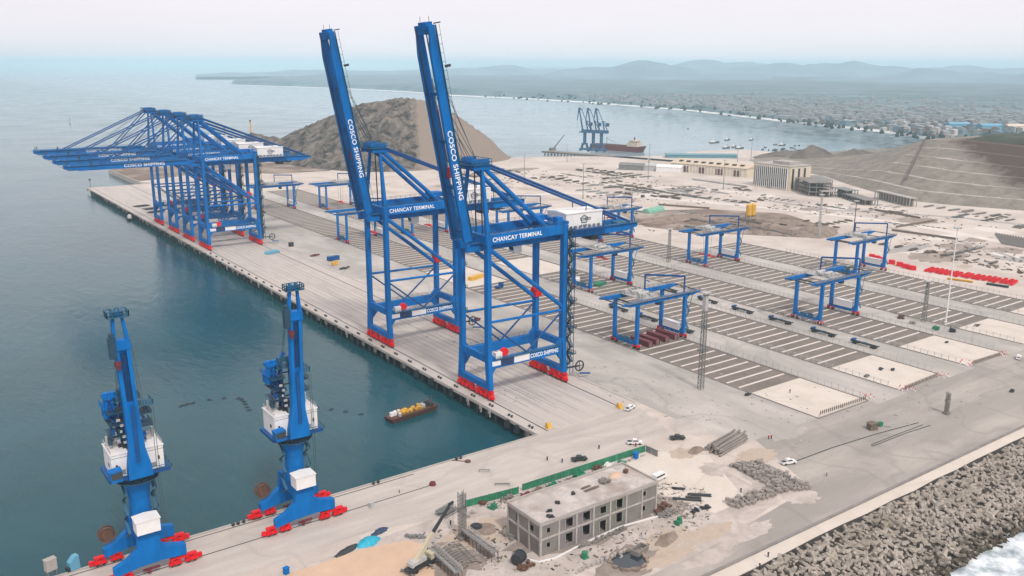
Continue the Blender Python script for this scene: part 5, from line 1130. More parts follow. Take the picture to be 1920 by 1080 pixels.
# yellow telescopic truck crane in the foreground
tcr = thing('truck_crane', 'pale yellow truck crane with its boom raised at the bottom of the picture', 'truck crane', at2(788, 1066), .25)
MB().box(-4.6, 4.6, -1.2, 1.2, .9, 1.5).box(-1.2, 2.4, -1.1, 1.1, 1.5, 2.2).build('chassis', M['dark'], tcr)
MB().prism([(2.9, 1.4), (4.7, 1.4), (4.7, 2.3), (4.3, 3.1), (2.9, 3.1)], -1.15, 1.15, 'y').build('cab', M['crm'], tcr)
MB().box(-3, 1.4, -1.1, 1.1, 2.2, 3.2).box(-3.6, -3, -1.1, 1.1, 2.0, 3.0).build('turntable', M['lgrey'], tcr)
wheels(tcr, (-3.6, -2.2, 2.2, 3.7), 1.25, .55)
for x in (-4.2, 2.0):
    MB().beam((x, -2.6, .7), (x, 2.6, .7), .35).box(x - .3, x + .3, -2.9, -2.3, .05, .2).box(x - .3, x + .3, 2.3, 2.9, .05, .2).build('outrigger', M['grey'], tcr)
bt = Matrix.Rotation(-.25, 3, 'Z') @ (Vector((-65.2, -48.8, 14.6)) - Vector(at2(788, 1066)))
b0 = Vector((-1.6, 0, 2.8)); crm = M['crm']
MB().beam(b0, b0.lerp(bt, .5), 1.0, 1.1, .85, .9).build('boom', crm, tcr)
MB().beam(b0.lerp(bt, .48), b0.lerp(bt, .97), .7, .75, .5, .55).build('boom_extension', M['dark'], tcr)
MB().beam(bt - Vector((.6, 0, 0)), bt + Vector((1.0, 0, .1)), .5, .6).beam(bt + Vector((.9, 0, 0)), bt + Vector((.9, 0, -6)), .06).build('boom_head', M['dark'], tcr)
# ------------------------------------------------------------------ workers
def person_mesh():
    vs = [(0, 0, .92), (0, 0, 1.15), (0, .01, 1.36), (0, .01, 1.47), (0, -.01, 1.60), (0, 0, 1.72),
          (.17, .01, 1.40), (.24, 0, 1.14), (.25, -.08, .9), (.25, -.12, .8), (-.17, .01, 1.40), (-.24, 0, 1.14), (-.25, -.05, .9), (-.25, -.08, .8),
          (.09, 0, .86), (.10, -.02, .48), (.11, .02, .08), (.11, -.12, .05), (-.09, 0, .86), (-.10, .03, .48), (-.11, .10, .08), (-.11, -.04, .05)]
    es = [(0, 1), (1, 2), (2, 3), (3, 4), (4, 5), (2, 6), (6, 7), (7, 8), (8, 9), (2, 10), (10, 11), (11, 12), (12, 13), (0, 14), (14, 15), (15, 16), (16, 17), (0, 18), (18, 19), (19, 20), (20, 21)]
    rs = [.15, .15, .16, .06, .10, .08, .075, .055, .042, .04, .075, .055, .042, .04, .10, .07, .05, .045, .10, .07, .05, .045]
    me = bpy.data.meshes.new('person'); me.from_pydata(vs, es, []); o = bpy.data.objects.new('p', me); COL.objects.link(o)
    o.modifiers.new('s', 'SKIN'); o.modifiers.new('u', 'SUBSURF').levels = 1
    for v, r_ in zip(me.skin_vertices[0].data, rs): v.radius = (r_, r_)
    me.skin_vertices[0].data[0].use_root = True
    bpy.context.view_layer.update(); res = bpy.data.meshes.new_from_object(o.evaluated_get(bpy.context.evaluated_depsgraph_get())); bpy.data.objects.remove(o); res.name = 'person'
    return res
PB = person_mesh(); skin = mat('worker_skin', (0.35, 0.2, 0.13), .7); PB.materials.clear(); PB.materials.append(skin)
vest = MB().prism([(-.2, -.17), (.2, -.17), (.22, 0), (.2, .17), (-.2, .17), (-.22, 0)], .98, 1.44).mesh('vest')
trou = MB().tube((.09, 0, .95), (.11, 0, .08), .14, .09, n=8).tube((-.09, .01, .95), (-.11, .06, .08), .14, .09, n=8).mesh('trousers')
helm = MB().tube((0, 0, 1.64), (0, 0, 1.70), .15, .14, n=10).tube((0, 0, 1.70), (0, 0, 1.80), .14, .05, n=10).mesh('helmet')
def person(label, px, top, group=None, rz=0.0):
    t = put('person', PB, None, at2(*px), rz); tag(t, label, 'person', group)
    for nm, me, m in (('vest', vest, top), ('trousers', trou, M['btarp']), ('helmet', helm, M['white'])):
        e = me.copy(); e.materials.append(m); put(nm, e, t)
for px, lb, mt in (((1123, 842), 'dark clothed worker standing on the quay above the green fence right part', 'dark'), ((1026, 864), 'dark clothed worker standing on the quay left of the dark pickup', 'dark'), ((1054, 868), 'dark clothed worker standing on the quay just left of the dark pickup', 'btarp'),
                   ((1441, 824), 'left worker of the pair in red on the grey apron', 'red'), ((1446, 823), 'right worker of the pair in red on the grey apron', 'red'), ((1481, 737), 'lone worker on the pale sand end of the nearest block', 'dark'), ((845, 985), 'worker in dark clothes beside the rebar column', 'dark'),
                   ((1389, 924), 'worker on the white hardstand inside the block stack', 'btarp'), ((1550, 893), 'worker in pale clothes on the grey perimeter road', 'lgrey'), ((1424, 1066), 'worker walking on the pale breakwater road', 'dark'), ((749, 924), 'worker in white crouched by the quay rail', 'white'), ((1440, 1045), 'worker standing on the pale breakwater road, farther right', 'btarp'), ((1192, 838), 'worker beside the white pickup at the fence end', 'red')):
    person(lb, px, M[mt], rz=random.uniform(0, 6))
# ------------------------------------------------------------------ stacks on the road side
pm_ = MB().tube((-8.5, 0, 0), (8.5, 0, 0), .36, n=10).tube((-8.6, 0, 0), (-8.4, 0, 0), .40, n=10); PMs = pm_.mesh('steel_pipe'); PMs.materials.append(mat('pipe_grey_brown', (0.30, 0.26, 0.23), .7, .25, .3))
pc = at(1362, 836); k = 0
for row in range(4):
    for i in range(8 - row):
        o = put('steel_pipe', PMs, None, (pc.x + random.uniform(-.8, .8) + 1.5 * (i % 2), pc.y + (i - 3.5 + row * .5) * .95 + .4 * random.random(), .42 + row * .66)); o.rotation_euler = (0, 0, .2 + random.uniform(-.05, .05))
        tag(o, 'long grey brown steel pipe in the stack on the quay apron', 'pipe', 'steel pipes in the stack on the apron')
item('rust_heap', 'reddish brown soil heap at the left end of the pipe stack', 'heap', heap_mesh(21, 4, 2.2, .9), M['dirt'], at2(1305, 845), .3)
# L shaped field of precast blocks
kb_ = MB().box(-.95, .95, -.5, .5, 0, .9).box(-.5, .5, -.2, .2, .9, 1.0); KB = kb_.mesh('kerb_block'); KB.materials.append(mat('precast_block', (0.40, 0.35, 0.31), .9, .25, .5))
pA, pB, pC, pD = at(1372, 872), at(1478, 922), at(1502, 912), at(1380, 955)
def put_block(p, z=0.06): tag(put('precast_block', KB, None, (p.x, p.y, z), random.choice((.35, .35, 1.9)) + random.uniform(-.15, .15)), 'grey brown precast block in the L shaped field', 'block', 'precast blocks laid out in an L')
for i in range(19):
    for j in range(8):
        if random.random() < .1: continue
        u = i / 18; c = at(1372, 874).lerp(at(1468, 923), u) + (at(1420, 868) - at(1372, 874)) * (j / 7) * (1 if u < .8 else 1)
        put_block(c + Vector((random.uniform(-.3, .3), random.uniform(-.3, .3), 0)), .06 + (.9 if random.random() < .18 else 0))
for i in range(17):
    for j in range(5):
        if random.random() < .08: continue
        c = at(1378, 955).lerp(at(1494, 913), i / 16) + (at(1366, 944) - at(1378, 955)) * (j / 4) * .9
        put_block(c + Vector((random.uniform(-.2, .2), random.uniform(-.2, .2), 0)), .06 + (.9 if random.random() < .12 else 0))
# ropes and cables on the road
item('ground_cable', 'long dark cable running across the grey road from the pickup', 'cable', MB().path([at(*q) + Vector((0, 0, .12)) for q in ((1490, 866), (1560, 840), (1640, 815), (1722, 793))], .16, n=4), M['dark'], (0, 0, 0))
item('ground_cable', 'narrow dark cable loop on the grey road beside the long cable', 'cable', MB().path([at(*q) + Vector((0, 0, .12)) for q in ((1730, 797), (1690, 812), (1634, 834), (1636, 837), (1700, 812), (1744, 798))], .13, n=4), M['dark'], (0, 0, 0))
# red stock beside the farthest block
rbm = MB().box(-6, 6, -.9, .9, .2, .8).box(-6, 6, -.9, -.7, .8, 1.4).box(-6, 6, .7, .9, .8, 1.4)
for i in range(7): rbm.box(-5.4 + i * 1.8, -5.2 + i * 1.8, -.7, .7, .8, 1.5)
RBM = rbm.mesh('red_frame'); RBM.materials.append(M['red'])
n0, n1 = at(1738, 508), at(1898, 533)
for i in range(17):
    c = n0.lerp(n1, i / 16)
    for j in range(1):
        q = c + Vector((2 + random.uniform(-1, 1), 0, 0)); tag(put('red_spreader_frame', RBM, None, (q.x, q.y, .03), PI / 2 * .1 + random.uniform(-.05, .05)), 'red steel frame in the stock beside the farthest block', 'steel frame', 'red steel frames stored beside the farthest block')
item('yellow_beam', 'yellow steel beam lying before the red frames', 'beam', MB().box(-7, 7, -.5, .5, .2, 1).box(-7, 7, -.9, .9, 1, 1.2), M['yellow'], (*at(1800, 527)[:2], .03), -1.3)
bxm = MB().prism([(-2.4, 0), (2.4, 0), (2.4, 3.0), (1.4, 3.8), (-2.4, 3.8)], -1.7, 1.7, 'y').box(-2.5, 2.5, -1.8, 1.8, 0, .3); bxm.v = [(a * .8, b * .8, c * .7) for a, b, c in bxm.v]; BXM = bxm.mesh('red_box'); BXM.materials.append(M['red'])
for i, px in enumerate(((1635, 484), (1645, 487), (1654, 490), (1672, 495), (1687, 499), (1699, 503), (1711, 506))): tag(put('red_counterweight_box', BXM, None, at2(*px), -1.2), 'bright red steel box in the row behind the yard gantry', 'steel box', 'red steel boxes behind the yard gantry')
for i in range(8):
    q = at(1852 + i * 5.2, 534 + i * .8); item('black_trestle', 'small black trestle in the row before the red frames', 'trestle', MB().box(-.9, .9, -.7, .7, .9, 1.2).box(-.8, -.6, -.6, .6, 0, .9).box(.6, .8, -.6, .6, 0, .9), M['dark'], (q.x, q.y, .03), .2, 'black trestles before the red frames')
# clutter around the lattice mast on the third block lane
for i, (px, lb) in enumerate((((1690, 597), 'brown timber frames left of the lattice mast base'), ((1712, 606), 'pale formwork pile beside the lattice mast base'), ((1755, 618), 'green and brown machine pile right of the lattice mast base'), ((1785, 622), 'grey scrap pile right of the green machine pile'))):
    item('scrap_pile', lb, 'scrap', pile_mesh('x', 70 + i, 5, 3, 2.2, 34), M[('rust', 'concl', 'green', 'dark')[i]], at2(*px), .4)
item('black_plate', 'black plates lying on the sand end of the fourth block', 'plate', pile_mesh('planks', 75, 5, 2, .5, 9), M['dark'], at2(1832, 611), .2)
for i, (px, lb) in enumerate((((1652, 693), 'left dark scrap on the sand end of the second block'), ((1675, 694), 'right dark scrap on the sand end of the second block'), ((1625, 706), 'tiny dark scrap near the corner of the second sand field'), ((1775, 643), 'dark scrap on the sand end of the third block'), ((1403, 741), 'dark scrap beside the near edge of the first sand field'), ((1897, 735), 'dark roller parked at the right edge of the road'))):
    item('small_scrap', lb, 'scrap', pile_mesh('x', 80 + i, 3, 1.2, .7, 10), M['dark'], at2(*px), .2)
# red white barriers at the block corners
for c, w in (((1627, 746), 'nearest block'), ((1762, 706), 'second block'), ((1700, 732), 'near corner of the second block'), ((1812, 683), 'third block'), ((1878, 665), 'far corner of the third block')):
    t_ = thing('corner_barriers', 'cluster of small red and white barrier posts at the corner of the ' + w if 'corner' not in w else 'cluster of small red and white barrier posts at the ' + w, 'barrier', at2(*c)); m = MB(); m2 = MB()
    for i in range(9):
        x, y = random.uniform(-3, 3), random.uniform(-3, 3); m.tube((x, y, 0), (x, y, .9), .12, n=6); m2.tube((x, y, .9), (x, y, 1.5), .14, n=6)
    m.build('post_feet', M['letter'], t_); m2.build('post_tops', M['red'], t_)
for (a, b, w) in (((1538, 778), (1622, 750), 'nearest block'), ((1697, 730), (1757, 706), 'second block'), ((1824, 683), (1874, 667), 'third block')):
    t_ = thing('timber_fence', 'low fence of short brown posts at the sand end of the ' + w, 'fence', at2(*a)); d = at(*b) - at(*a)
    for i in range(24): MB().beam((d.x * i / 23, d.y * i / 23, 0), (d.x * i / 23, d.y * i / 23, 1.6), .22).build('post', M['wood'], t_)
    MB().beam((0, 0, 1.0), (d.x, d.y, 1.0), .12).build('rail', M['wood'], t_)
# goods on the apron between the crane pairs
item('blue_container_stack', 'dark blue covered container on the apron left of the rear raised crane', 'container', MB().box(-4, 4, -1.6, 1.6, .1, 2.6).box(-4.1, 4.1, -1.7, 1.7, 2.6, 2.8).box(-4, 4, -1.7, -1.6, .4, .7), M['dblue'], at2(625, 488), .2)
item('yellow_machine', 'yellow and orange machinery beside the dark blue container', 'machine', MB().cbox((0, 0, 1), (4, 2, 1.4)).cbox((1, 0, 2.2), (1.6, 1.6, 1.2)).beam((-1, 0, 1.6), (-4.5, .3, 2.8), .5).tube((-1.2, -1.2, .5), (-1.2, 1.2, .5), .5).tube((1.2, -1.2, .5), (1.2, 1.2, .5), .5), M['yellow'], at2(628, 497), .2)
item('scrap_pile', 'red brown scrap left of the dark blue container', 'scrap', pile_mesh('x', 90, 8, 3, 1.5, 30), M['dred'], at2(590, 480), .2)
item('scrap_pile', 'dark scrap in front of the yellow machinery', 'scrap', pile_mesh('x', 91, 9, 3, 1.2, 30), M['dark'], at2(647, 504), .2)
item('cyan_tarp_load', 'flat light blue sheeted load on the quay beside the far crane row', 'covered load', MB().prism([(-5, .2), (5, .2), (4.4, 1.8), (-4.2, 1.6)], -2.2, 2.2, 'y'), M['broof'], at2(510, 475), .3)
item('dark_cabin', 'small dark kiosk on the apron right of the far crane row', 'kiosk', MB().box(-1.5, 1.5, -1.2, 1.2, 0, 2.6).box(-1.7, 1.7, -1.4, 1.4, 2.6, 2.8), M['dark'], at2(546, 462))
item('yellow_panel_stack', 'long yellow stack of panels behind the nearest raised crane', 'panel stack', MB().box(-6, 6, -1.5, 1.5, 0, 2.0).box(-6.2, 6.2, -1.7, 1.7, 2, 2.2), M['yellow'], at2(893, 523), .3)
item('blue_tractor', 'small blue terminal tractor on the nearest block', 'tractor', MB().box(-3, 3, -1.2, 1.2, .6, 1.4).box(1, 3, -1.2, 1.2, 1.4, 3).tube((-2, -1.3, .6), (-2, 1.3, .6), .6).tube((2, -1.3, .6), (2, 1.3, .6), .6), M['dblue'], at2(936, 540), .4)
item('green_sheet_stack', 'green sheeted stack at the foot of the gantry behind the nearest crane', 'covered stack', MB().box(-4, 4, -2, 2, 0, 1.3).prism([(-4.2, 1.3), (4.2, 1.3), (3, 2), (-3, 2)], -2.2, 2.2, 'y'), M['green'], at2(1125, 535), .3)
item('grey_sheet_stack', 'pale sheeted stack standing left of the green sheets', 'covered stack', MB().box(-4, 4, -1.6, 1.6, 0, 2.2).box(-4.1, 4.1, -1.7, 1.7, 2.2, 2.35), M['white'], at2(1082, 528), .9)
for i, (px, lb) in enumerate((((265, 387), 'left dark steel mat pile on the far quay'), ((283, 392), 'right dark steel mat pile on the far quay'), ((292, 398), 'nearest dark steel mat pile on the far quay'))): item('steel_mats', lb, 'steel mats', pile_mesh('planks', 95 + i, 14, 9, .9, 26), M['dark'], at2(*px), .2)
bcn = thing('quay_beacon', 'slim beacon post with lamp at the far tip of the main quay', 'beacon', (3, 768, .02)); MB().tube((0, 0, 0), (0, 0, 8), .4, .3).build('pole', M['grey'], bcn); MB().tube((0, 0, 8), (0, 0, 9.6), 1.2, .9).build('lantern', M['dark'], bcn)
for px, lb in (((470, 243), 'thin beacon tower on top of the small headland'), ((421, 246), 'shorter beacon post on the left end of the headland')):
    t_ = thing('headland_beacon', lb, 'beacon', (*at(px[0], 300)[:2], 0)); zz = 38; q = at(px[0], px[1], 30 if px[0] > 450 else 24); t_.location = (q.x, q.y, q.z - 4)
    h_ = 16 if px[0] > 450 else 9; MB().tube((0, 0, 0), (0, 0, h_), 1.3, 1.0).build('tower', M['yellow'] if h_ > 10 else M['grey'], t_); MB().tube((0, 0, h_), (0, 0, h_ + 2), 1.5, 1.2).build('lantern', M['dark'], t_)
# pale power box and little crane on the near quay edge
t_ = thing('quay_power_box', 'pale grey switch box on legs at the quay edge, bottom left', 'switch box', at2(97, 1078), .28)
MB().box(-1.3, 1.3, -.8, .8, 1.4, 4.4).box(-1.4, 1.4, -.9, .9, 4.4, 4.55).build('cabinet', M['concl'], t_); MB().box(-1.1, -.9, -.6, .6, 0, 1.4).box(.9, 1.1, -.6, .6, 0, 1.4).build('legs', M['grey'], t_)
t_ = thing('blue_gangway_box', 'light blue gangway box on the quay edge left of the jib crane', 'gangway', at2(139, 1068), .28)
MB().box(-1.2, 1.2, -1, 1, .3, 2.4).prism([(-1.2, 2.4), (1.2, 2.4), (1.2, 3.8), (.2, 3.8)], -.9, .9, 'y').build('body', M['broof'], t_); MB().box(-1.8, -1.2, -.8, .8, 0, 1.2).build('step', M['dark'], t_)
# ------------------------------------------------------------------ on the water
brg = thing('work_barge', 'rusty work barge loaded with yellow and white gear in the basin', 'barge', (*at(772, 778, WATER)[:2], WATER), .03 + .1)
MB().prism([(-11, 1.5), (11, 1.7), (9.6, -.4), (-10.2, -.4)], -2.5, 2.5, 'y').build('hull', mat('dark_rust_hull', (.06, .022, .018), .8), brg)
MB().box(-10.6, 10.6, -2.4, 2.4, 1.62, 1.75).build('deck', M['rust'], brg)
r = random.Random(8)
for nm, mk, x0, x1, n_ in (('deck_cargo', 'yellow', -5.5, 4, 20), ('deck_gear', 'white', -9, -5, 6), ('deck_tanks', 'lgrey', 3.5, 5.5, 4), ('winch', 'dark', 6, 9.5, 6)):
    m = MB()
    for i in range(n_): m.cbox((r.uniform(x0, x1), r.uniform(-1.7, 1.7), 2.2 + r.uniform(0, .5)), (r.uniform(.5, 1.6), r.uniform(.5, 1.2), r.uniform(.7, 1.5)), r.uniform(-.2, .2))
    m.build(nm, M[mk], brg)
MB().rail([(-10.6, -2.4, 1.75), (10.6, -2.4, 1.75)], r=.05).rail([(-10.6, 2.4, 1.75), (10.6, 2.4, 1.75)], r=.05).beam((9, 0, 1.8), (10, 0, 5.5), .2).build('handrail', M['rust'], brg)
flt = MB().tube((-.8, 0, .05), (.8, 0, .05), .32, n=8).tube((-1.0, 0, .05), (-.8, 0, .05), .16, .32, n=8).tube((.8, 0, .05), (1.0, 0, .05), .32, .16, n=8).box(-.2, .2, -.08, .08, .3, .6); FLM = flt.mesh('float'); FLM.materials.append(M['dark'])
for i, px in enumerate(((339, 762), (345, 760), (352, 758), (362, 756), (392, 750), (420, 747), (447, 747), (453, 749), (457, 753), (460, 758), (463, 764), (467, 769), (594, 765), (621, 768), (648, 772), (677, 777))):
    p = at(*px, WATER); tag(put('mooring_float', FLM, None, p, random.uniform(-.6, .6)), 'dark cylindrical float of the boom line on the basin', 'float', 'floats of the boom line')
def boat(label, px, L_, hullm, group=None, rz=0.3, cabin=True):
    p = at(*px, WATER); t = thing('fishing_boat', label, 'boat', p, rz, group); w = L_ * .16
    h = MB(); st = [(-.5, .8, 0), (-.3, 1, 0), (.1, 1, 0), (.35, .75, .25), (.5, .08, .7)]
    vs = []
    for u, q, up_ in st:
        vs += [(u * L_, -q * w, 1.5 + up_ * 1.4), (u * L_ * .94, -q * w * .6, -.5), (u * L_ * .94, q * w * .6, -.5), (u * L_, q * w, 1.5 + up_ * 1.4)]
    fs = [(i * 4 + j, i * 4 + j + 1, i * 4 + 5 + j, i * 4 + 4 + j) for i in range(4) for j in range(3)] + [(0, 3, 2, 1), (16, 17, 18, 19)] + [(i * 4 + 3, i * 4, i * 4 + 4, i * 4 + 7) for i in range(4)]
    h.add(vs, fs); h.build('hull', hullm, t)
    if cabin:
        MB().prism([(-L_ * .36, 1.5), (-L_ * .06, 1.5), (-L_ * .1, 3.6), (-L_ * .34, 3.6)], -w * .6, w * .6, 'y').box(-L_ * .3, -L_ * .14, -w * .4, w * .4, 3.6, 4.6).build('wheelhouse', M['white'], t)
        MB().tube((L_ * .05, 0, 1.4), (L_ * .05, 0, 7), .14).beam((L_ * .05, 0, 6), (L_ * .35, 0, 3), .12).build('mast', M['dark'], t)
    return t
FB = 'fishing boats moored in the bay'
boat('largest dark fishing boat moored in the bay, left of the others', (1340, 268), 26, M['dark'], FB, .1)
b1 = boat('dark fishing boat moored behind the largest one', (1364, 263), 17, M['dark'], FB, .2)
for px, lb in (((1409, 263), 'beside the tall thin mast'), ((1467, 273), 'alone at the right of the moored group'), ((1362, 278), 'just in front of the largest boat'), ((1387, 279), 'between two light masts'), ((1376, 276), 'left of the cream block roofline mast')):
    copy_tree(b1, at(*px, WATER), random.uniform(-.3, .5), 'dark fishing boat moored in the bay, ' + lb)
b2 = boat('tiny dark skiff in the swarm off the rocky knoll', (1430, 281), 7, M['dark'], 'swarm of small skiffs off the rocky knoll', .2, False)
for i in range(22):
    px = (random.uniform(1425, 1500), random.uniform(272, 297)); copy_tree(b2, at(*px, WATER), random.uniform(0, 6), 'tiny dark skiff in the swarm off the rocky knoll')
copy_tree(b2, at(1290, 242, WATER), .4, 'lone small skiff in the open bay behind the moored boats')
boat('dark tug boat lying against the far main quay', (243, 411), 15, M['dark'], None, 1.4)
sb = thing('sail_boat', 'tiny white sailing boat far out on the left sea', 'boat', at(131, 229, WATER), .5); MB().prism([(-5, 1), (5, 1.2), (3.6, -.3), (-4, -.3)], -1.2, 1.2, 'y').build('hull', M['white'], sb); MB().prism([(-3, 2), (1.6, 2), (1.6, 13)], -.1, .1, 'y').build('sail', M['lgrey'], sb); MB().tube((1.7, 0, 1), (1.7, 0, 13.6), .12).build('mast', M['grey'], sb)
# ------------------------------------------------------------------ distant pier with its cranes and ship
pa, pb_ = at(1024, 283, 0), at(1335, 308, 0); dv = pb_ - pa; prz = math.atan2(dv.y, dv.x); PLn = dv.length
pr_ = thing('distant_pier', 'long grey pier on piles far out in the bay', 'pier', (pa.x, pa.y, 0), prz)
MB().box(0, PLn, -11, 11, -1.6, 0).box(0, PLn, -11.2, -10.6, 0, .8).build('deck', M['conc'], pr_)
plp = MB().tube((0, 0, -8), (0, 0, -1.6), .9, n=6); PLP = plp.mesh('pile'); PLP.materials.append(M['conc'])
for i in range(45):
    for y in (-8, 8): put('pile', PLP, pr_, (4 + i * PLn / 45, y, 0))
for (px, w) in (((1096, 283), 'leftmost of the three'), ((1112, 284), 'middle of the three'), ((1127, 285), 'rightmost of the three')):
    q = at(*px); pier_crane('teal blue jib crane on the distant pier, ' + w, (q.x, q.y, .02), prz + PI + .4 + PI)
shp = thing('cargo_ship', 'dark red cargo ship with white bridge moored at the distant pier', 'ship', (*(at(1150, 283, WATER) + Vector((10, 2, 0)))[:2], WATER), prz)
MB().prism([(-46, 8.5), (-44, -1), (42, -1), (48, 9.5), (40, 8), (-40, 7.5)], -8, 8, 'y').build('hull', M['dred'], shp)
MB().box(22, 40, -7, 7, 8, 14).box(26, 36, -6, 6, 14, 18).build('bridge', M['cream'], shp); MB().box(24, 38, -6.6, 6.6, 15, 15.4).tube((31, 0, 18), (31, 0, 22), 1.2).build('funnel', M['rust'], shp)
MB().box(-36, 18, -5, 5, 7.6, 9.4).build('hatch_covers', M['rust'], shp); MB().tube((-20, 0, 9), (-20, 0, 20), .5).beam((-20, 0, 18), (-4, 0, 12), .5).build('derrick', M['grey'], shp)
t_ = thing('pier_crawler_crane', 'thin lattice crawler crane working on the tip of the distant pier', 'crawler crane', at(1036, 282)); MB().box(-4, 4, -3, 3, .5, 4).box(-4.5, 4.5, -3.4, -2, 0, 1.2).box(-4.5, 4.5, 2, 3.4, 0, 1.2).build('base', M['grey'], t_); MB().beam((2, 0, 3), (8, -18, 24), 1.4, 1.4, .8, .8).build('boom', M['grey'], t_)
# ------------------------------------------------------------------ distant yard buildings
hq = thing('cream_office_block', 'cream six storey block with close vertical fins', 'building', (581, 341, 0), math.atan2(389 - 341, 582 - 580.01) )
# local x runs along the long facade, local -y... faces the camera on the +y side
MB().box(0, 48, -32, 0, 0, 24).build('walls', M['cream'], hq)
MB().box(-.6, 48.6, -32.6, .6, 24, 24.8).box(8, 30, -24, -8, 24.8, 28).build('roof', M['concl'], hq)
fn_ = MB().box(-.3, .3, 0, .9, 0, 23); FN = fn_.mesh('fin'); FN.materials.append(M['white'])
gp_ = MB().box(0, 1, 0, .12, 1, 22.5); 
for i in range(17):
    put('fin', FN, hq, (3 + i * 2.6, .002, .4))
    MB().box(3.5 + i * 2.6, 5.2 + i * 2.6, .01, .1, 1.5, 22).build('window_strip', M['glass'], hq)
for i in range(3): MB().box(-.12, -.01, -6 - i * 9, -3 - i * 9, 1.5, 22).build('window_strip', M['glass'], hq)
MB().box(23, 29, .1, .5, 0, 9).build('entrance', M['wood'], hq)
def frame_building(label, loc, rz, nx, ny, nz, sx, sy, sz, m, roof=True):
    t = thing('unfinished_building', label, 'building', loc, rz); 
    for k in range(1, nz + 1): MB().box(-.4, nx * sx + .4, -.4, ny * sy + .4, k * sz - .5, k * sz).build('floor_slab', m, t)
    cm_ = MB().box(-.3, .3, -.3, .3, 0, nz * sz - .5); CM = cm_.mesh('column'); CM.materials.append(m)
    for i in range(nx + 1):
        for j in range(ny + 1): put('column', CM, t, (i * sx, j * sy, .01))
    MB().box(1, nx * sx - 1, ny * sy * .5, ny * sy * .5 + .3, .1, nz * sz - .6).build('infill_wall', M['conc'], t)
    return t
q = at(1492, 357); frame_building('grey concrete frame right of the cream block', (q.x, q.y, 0), -2.2, 7, 3, 3, 6, 7, 4.5, M['conc'])
q = at(1522, 362); frame_building('low pale concrete frame beside the grey frame', (q.x, q.y, 0), -2.2, 6, 2, 1, 5, 7, 6, M['concl'])
q = at(1640, 372); frame_building('row of pale columns carrying a slab at the foot of the cut hill', (q.x, q.y, 0), -2.0, 12, 1, 1, 4.5, 7, 8, M['concl'])
q = at(1560, 366); frame_building('unfinished dark frame between the pale frame and the column row', (q.x, q.y, 0), -2.0, 5, 2, 2, 5, 6, 4, M['grey'])
q = at(1580, 372); frame_building('wide low concrete frame in front of the column row', (q.x, q.y, 0), -2.1, 9, 2, 1, 5, 6, 5, M['conc'])
q = at(1512, 344); frame_building('grey concrete frame behind the low pale frame', (q.x, q.y, 0), -2.2, 8, 2, 2, 5, 7, 4.5, M['grey'])
wa, wb = at(1257, 320), at(1400, 333); wv = wb - wa
wh = thing('long_warehouse', 'long cream warehouse with a row of dark roof vents behind the yard', 'warehouse', (wa.x, wa.y, 0), math.atan2(wv.y, wv.x)); WL = wv.length
MB().box(0, WL, 0, 40, 0, 10).build('walls', M['cream'], wh); MB().prism([(-1, 10), (41, 10), (20, 14)], -1, WL + 1, 'x').build('roof', mat('cream_roofing', (.62, .5, .37), .7), wh)
for i in range(9): MB().box(8 + i * WL / 10, 12 + i * WL / 10, 6, 10, 11.5, 13.2).build('roof_vent', M['dark'], wh)
for i in range(4): MB().box(15 + i * WL / 4.4, 24 + i * WL / 4.4, -.15, -.01, 0, 7).build('door', M['rust'], wh)
for i in range(24): MB().box(1 + i * WL / 24.5, 1.6 + i * WL / 24.5, -.3, -.02, 0, 9.6).build('pilaster', M['white'], wh)
item('blue_roof_shed', 'low shed with a long pale blue roof behind the cream warehouse', 'shed', MB().box(0, 96, 0, 20, 0, 4).prism([(-1, 4), (21, 4), (10, 5.6)], -1, 97, 'x'), mat('faded_teal_roofing', (.13, .29, .35), .7), (*at(1250, 296)[:2], 0), math.atan2((at(1385, 297) - at(1250, 296)).y, (at(1385, 297) - at(1250, 296)).x))
for px, lb, mk in (((1160, 318), 'grey shed left of the cream warehouse by the bay', 'grey'), ((1198, 319), 'pale blue shed between the grey shed and the warehouse', 'lgrey'), ((1230, 322), 'white shed at the left end of the cream warehouse', 'white')):
    item('yard_shed', lb, 'shed', MB().box(0, 30, 0, 14, 0, 6).prism([(-.5, 6), (14.5, 6), (7, 8.5)], -.5, 30.5, 'x'), M[mk], (*at(*px)[:2], 0), -1.0)
yl = thing('yellow_silo_plant', 'twin yellow silos standing by the brown excavation', 'silo', at(1407, 412)); 
for x in (-2.6, 2.6): MB().tube((x, 0, 4), (x, 0, 12.6), 2.4, n=14).tube((x, 0, 12.6), (x, 0, 13.6), 2.4, .8, n=14).tube((x, 0, 2), (x, 0, 4), .6, 2.4, n=14).build('silo', M['yellow'], yl)
MB().beam((-4, -2, 0), (-4, -2, 5), .4).beam((4, -2, 0), (4, -2, 5), .4).beam((-4, 2, 0), (-4, 2, 5), .4).beam((4, 2, 0), (4, 2, 5), .4).build('frame', M['grey'], yl)
item('green_dome_tent', 'pale green arched shelter on the far yard left of the excavation', 'shelter', MB().tube((-12, 0, 0), (12, 0, 0), 4, n=14), mat('pale_green_sheet', (.2, .45, .33), .7), (*at(1225, 397)[:2], 0), .2)
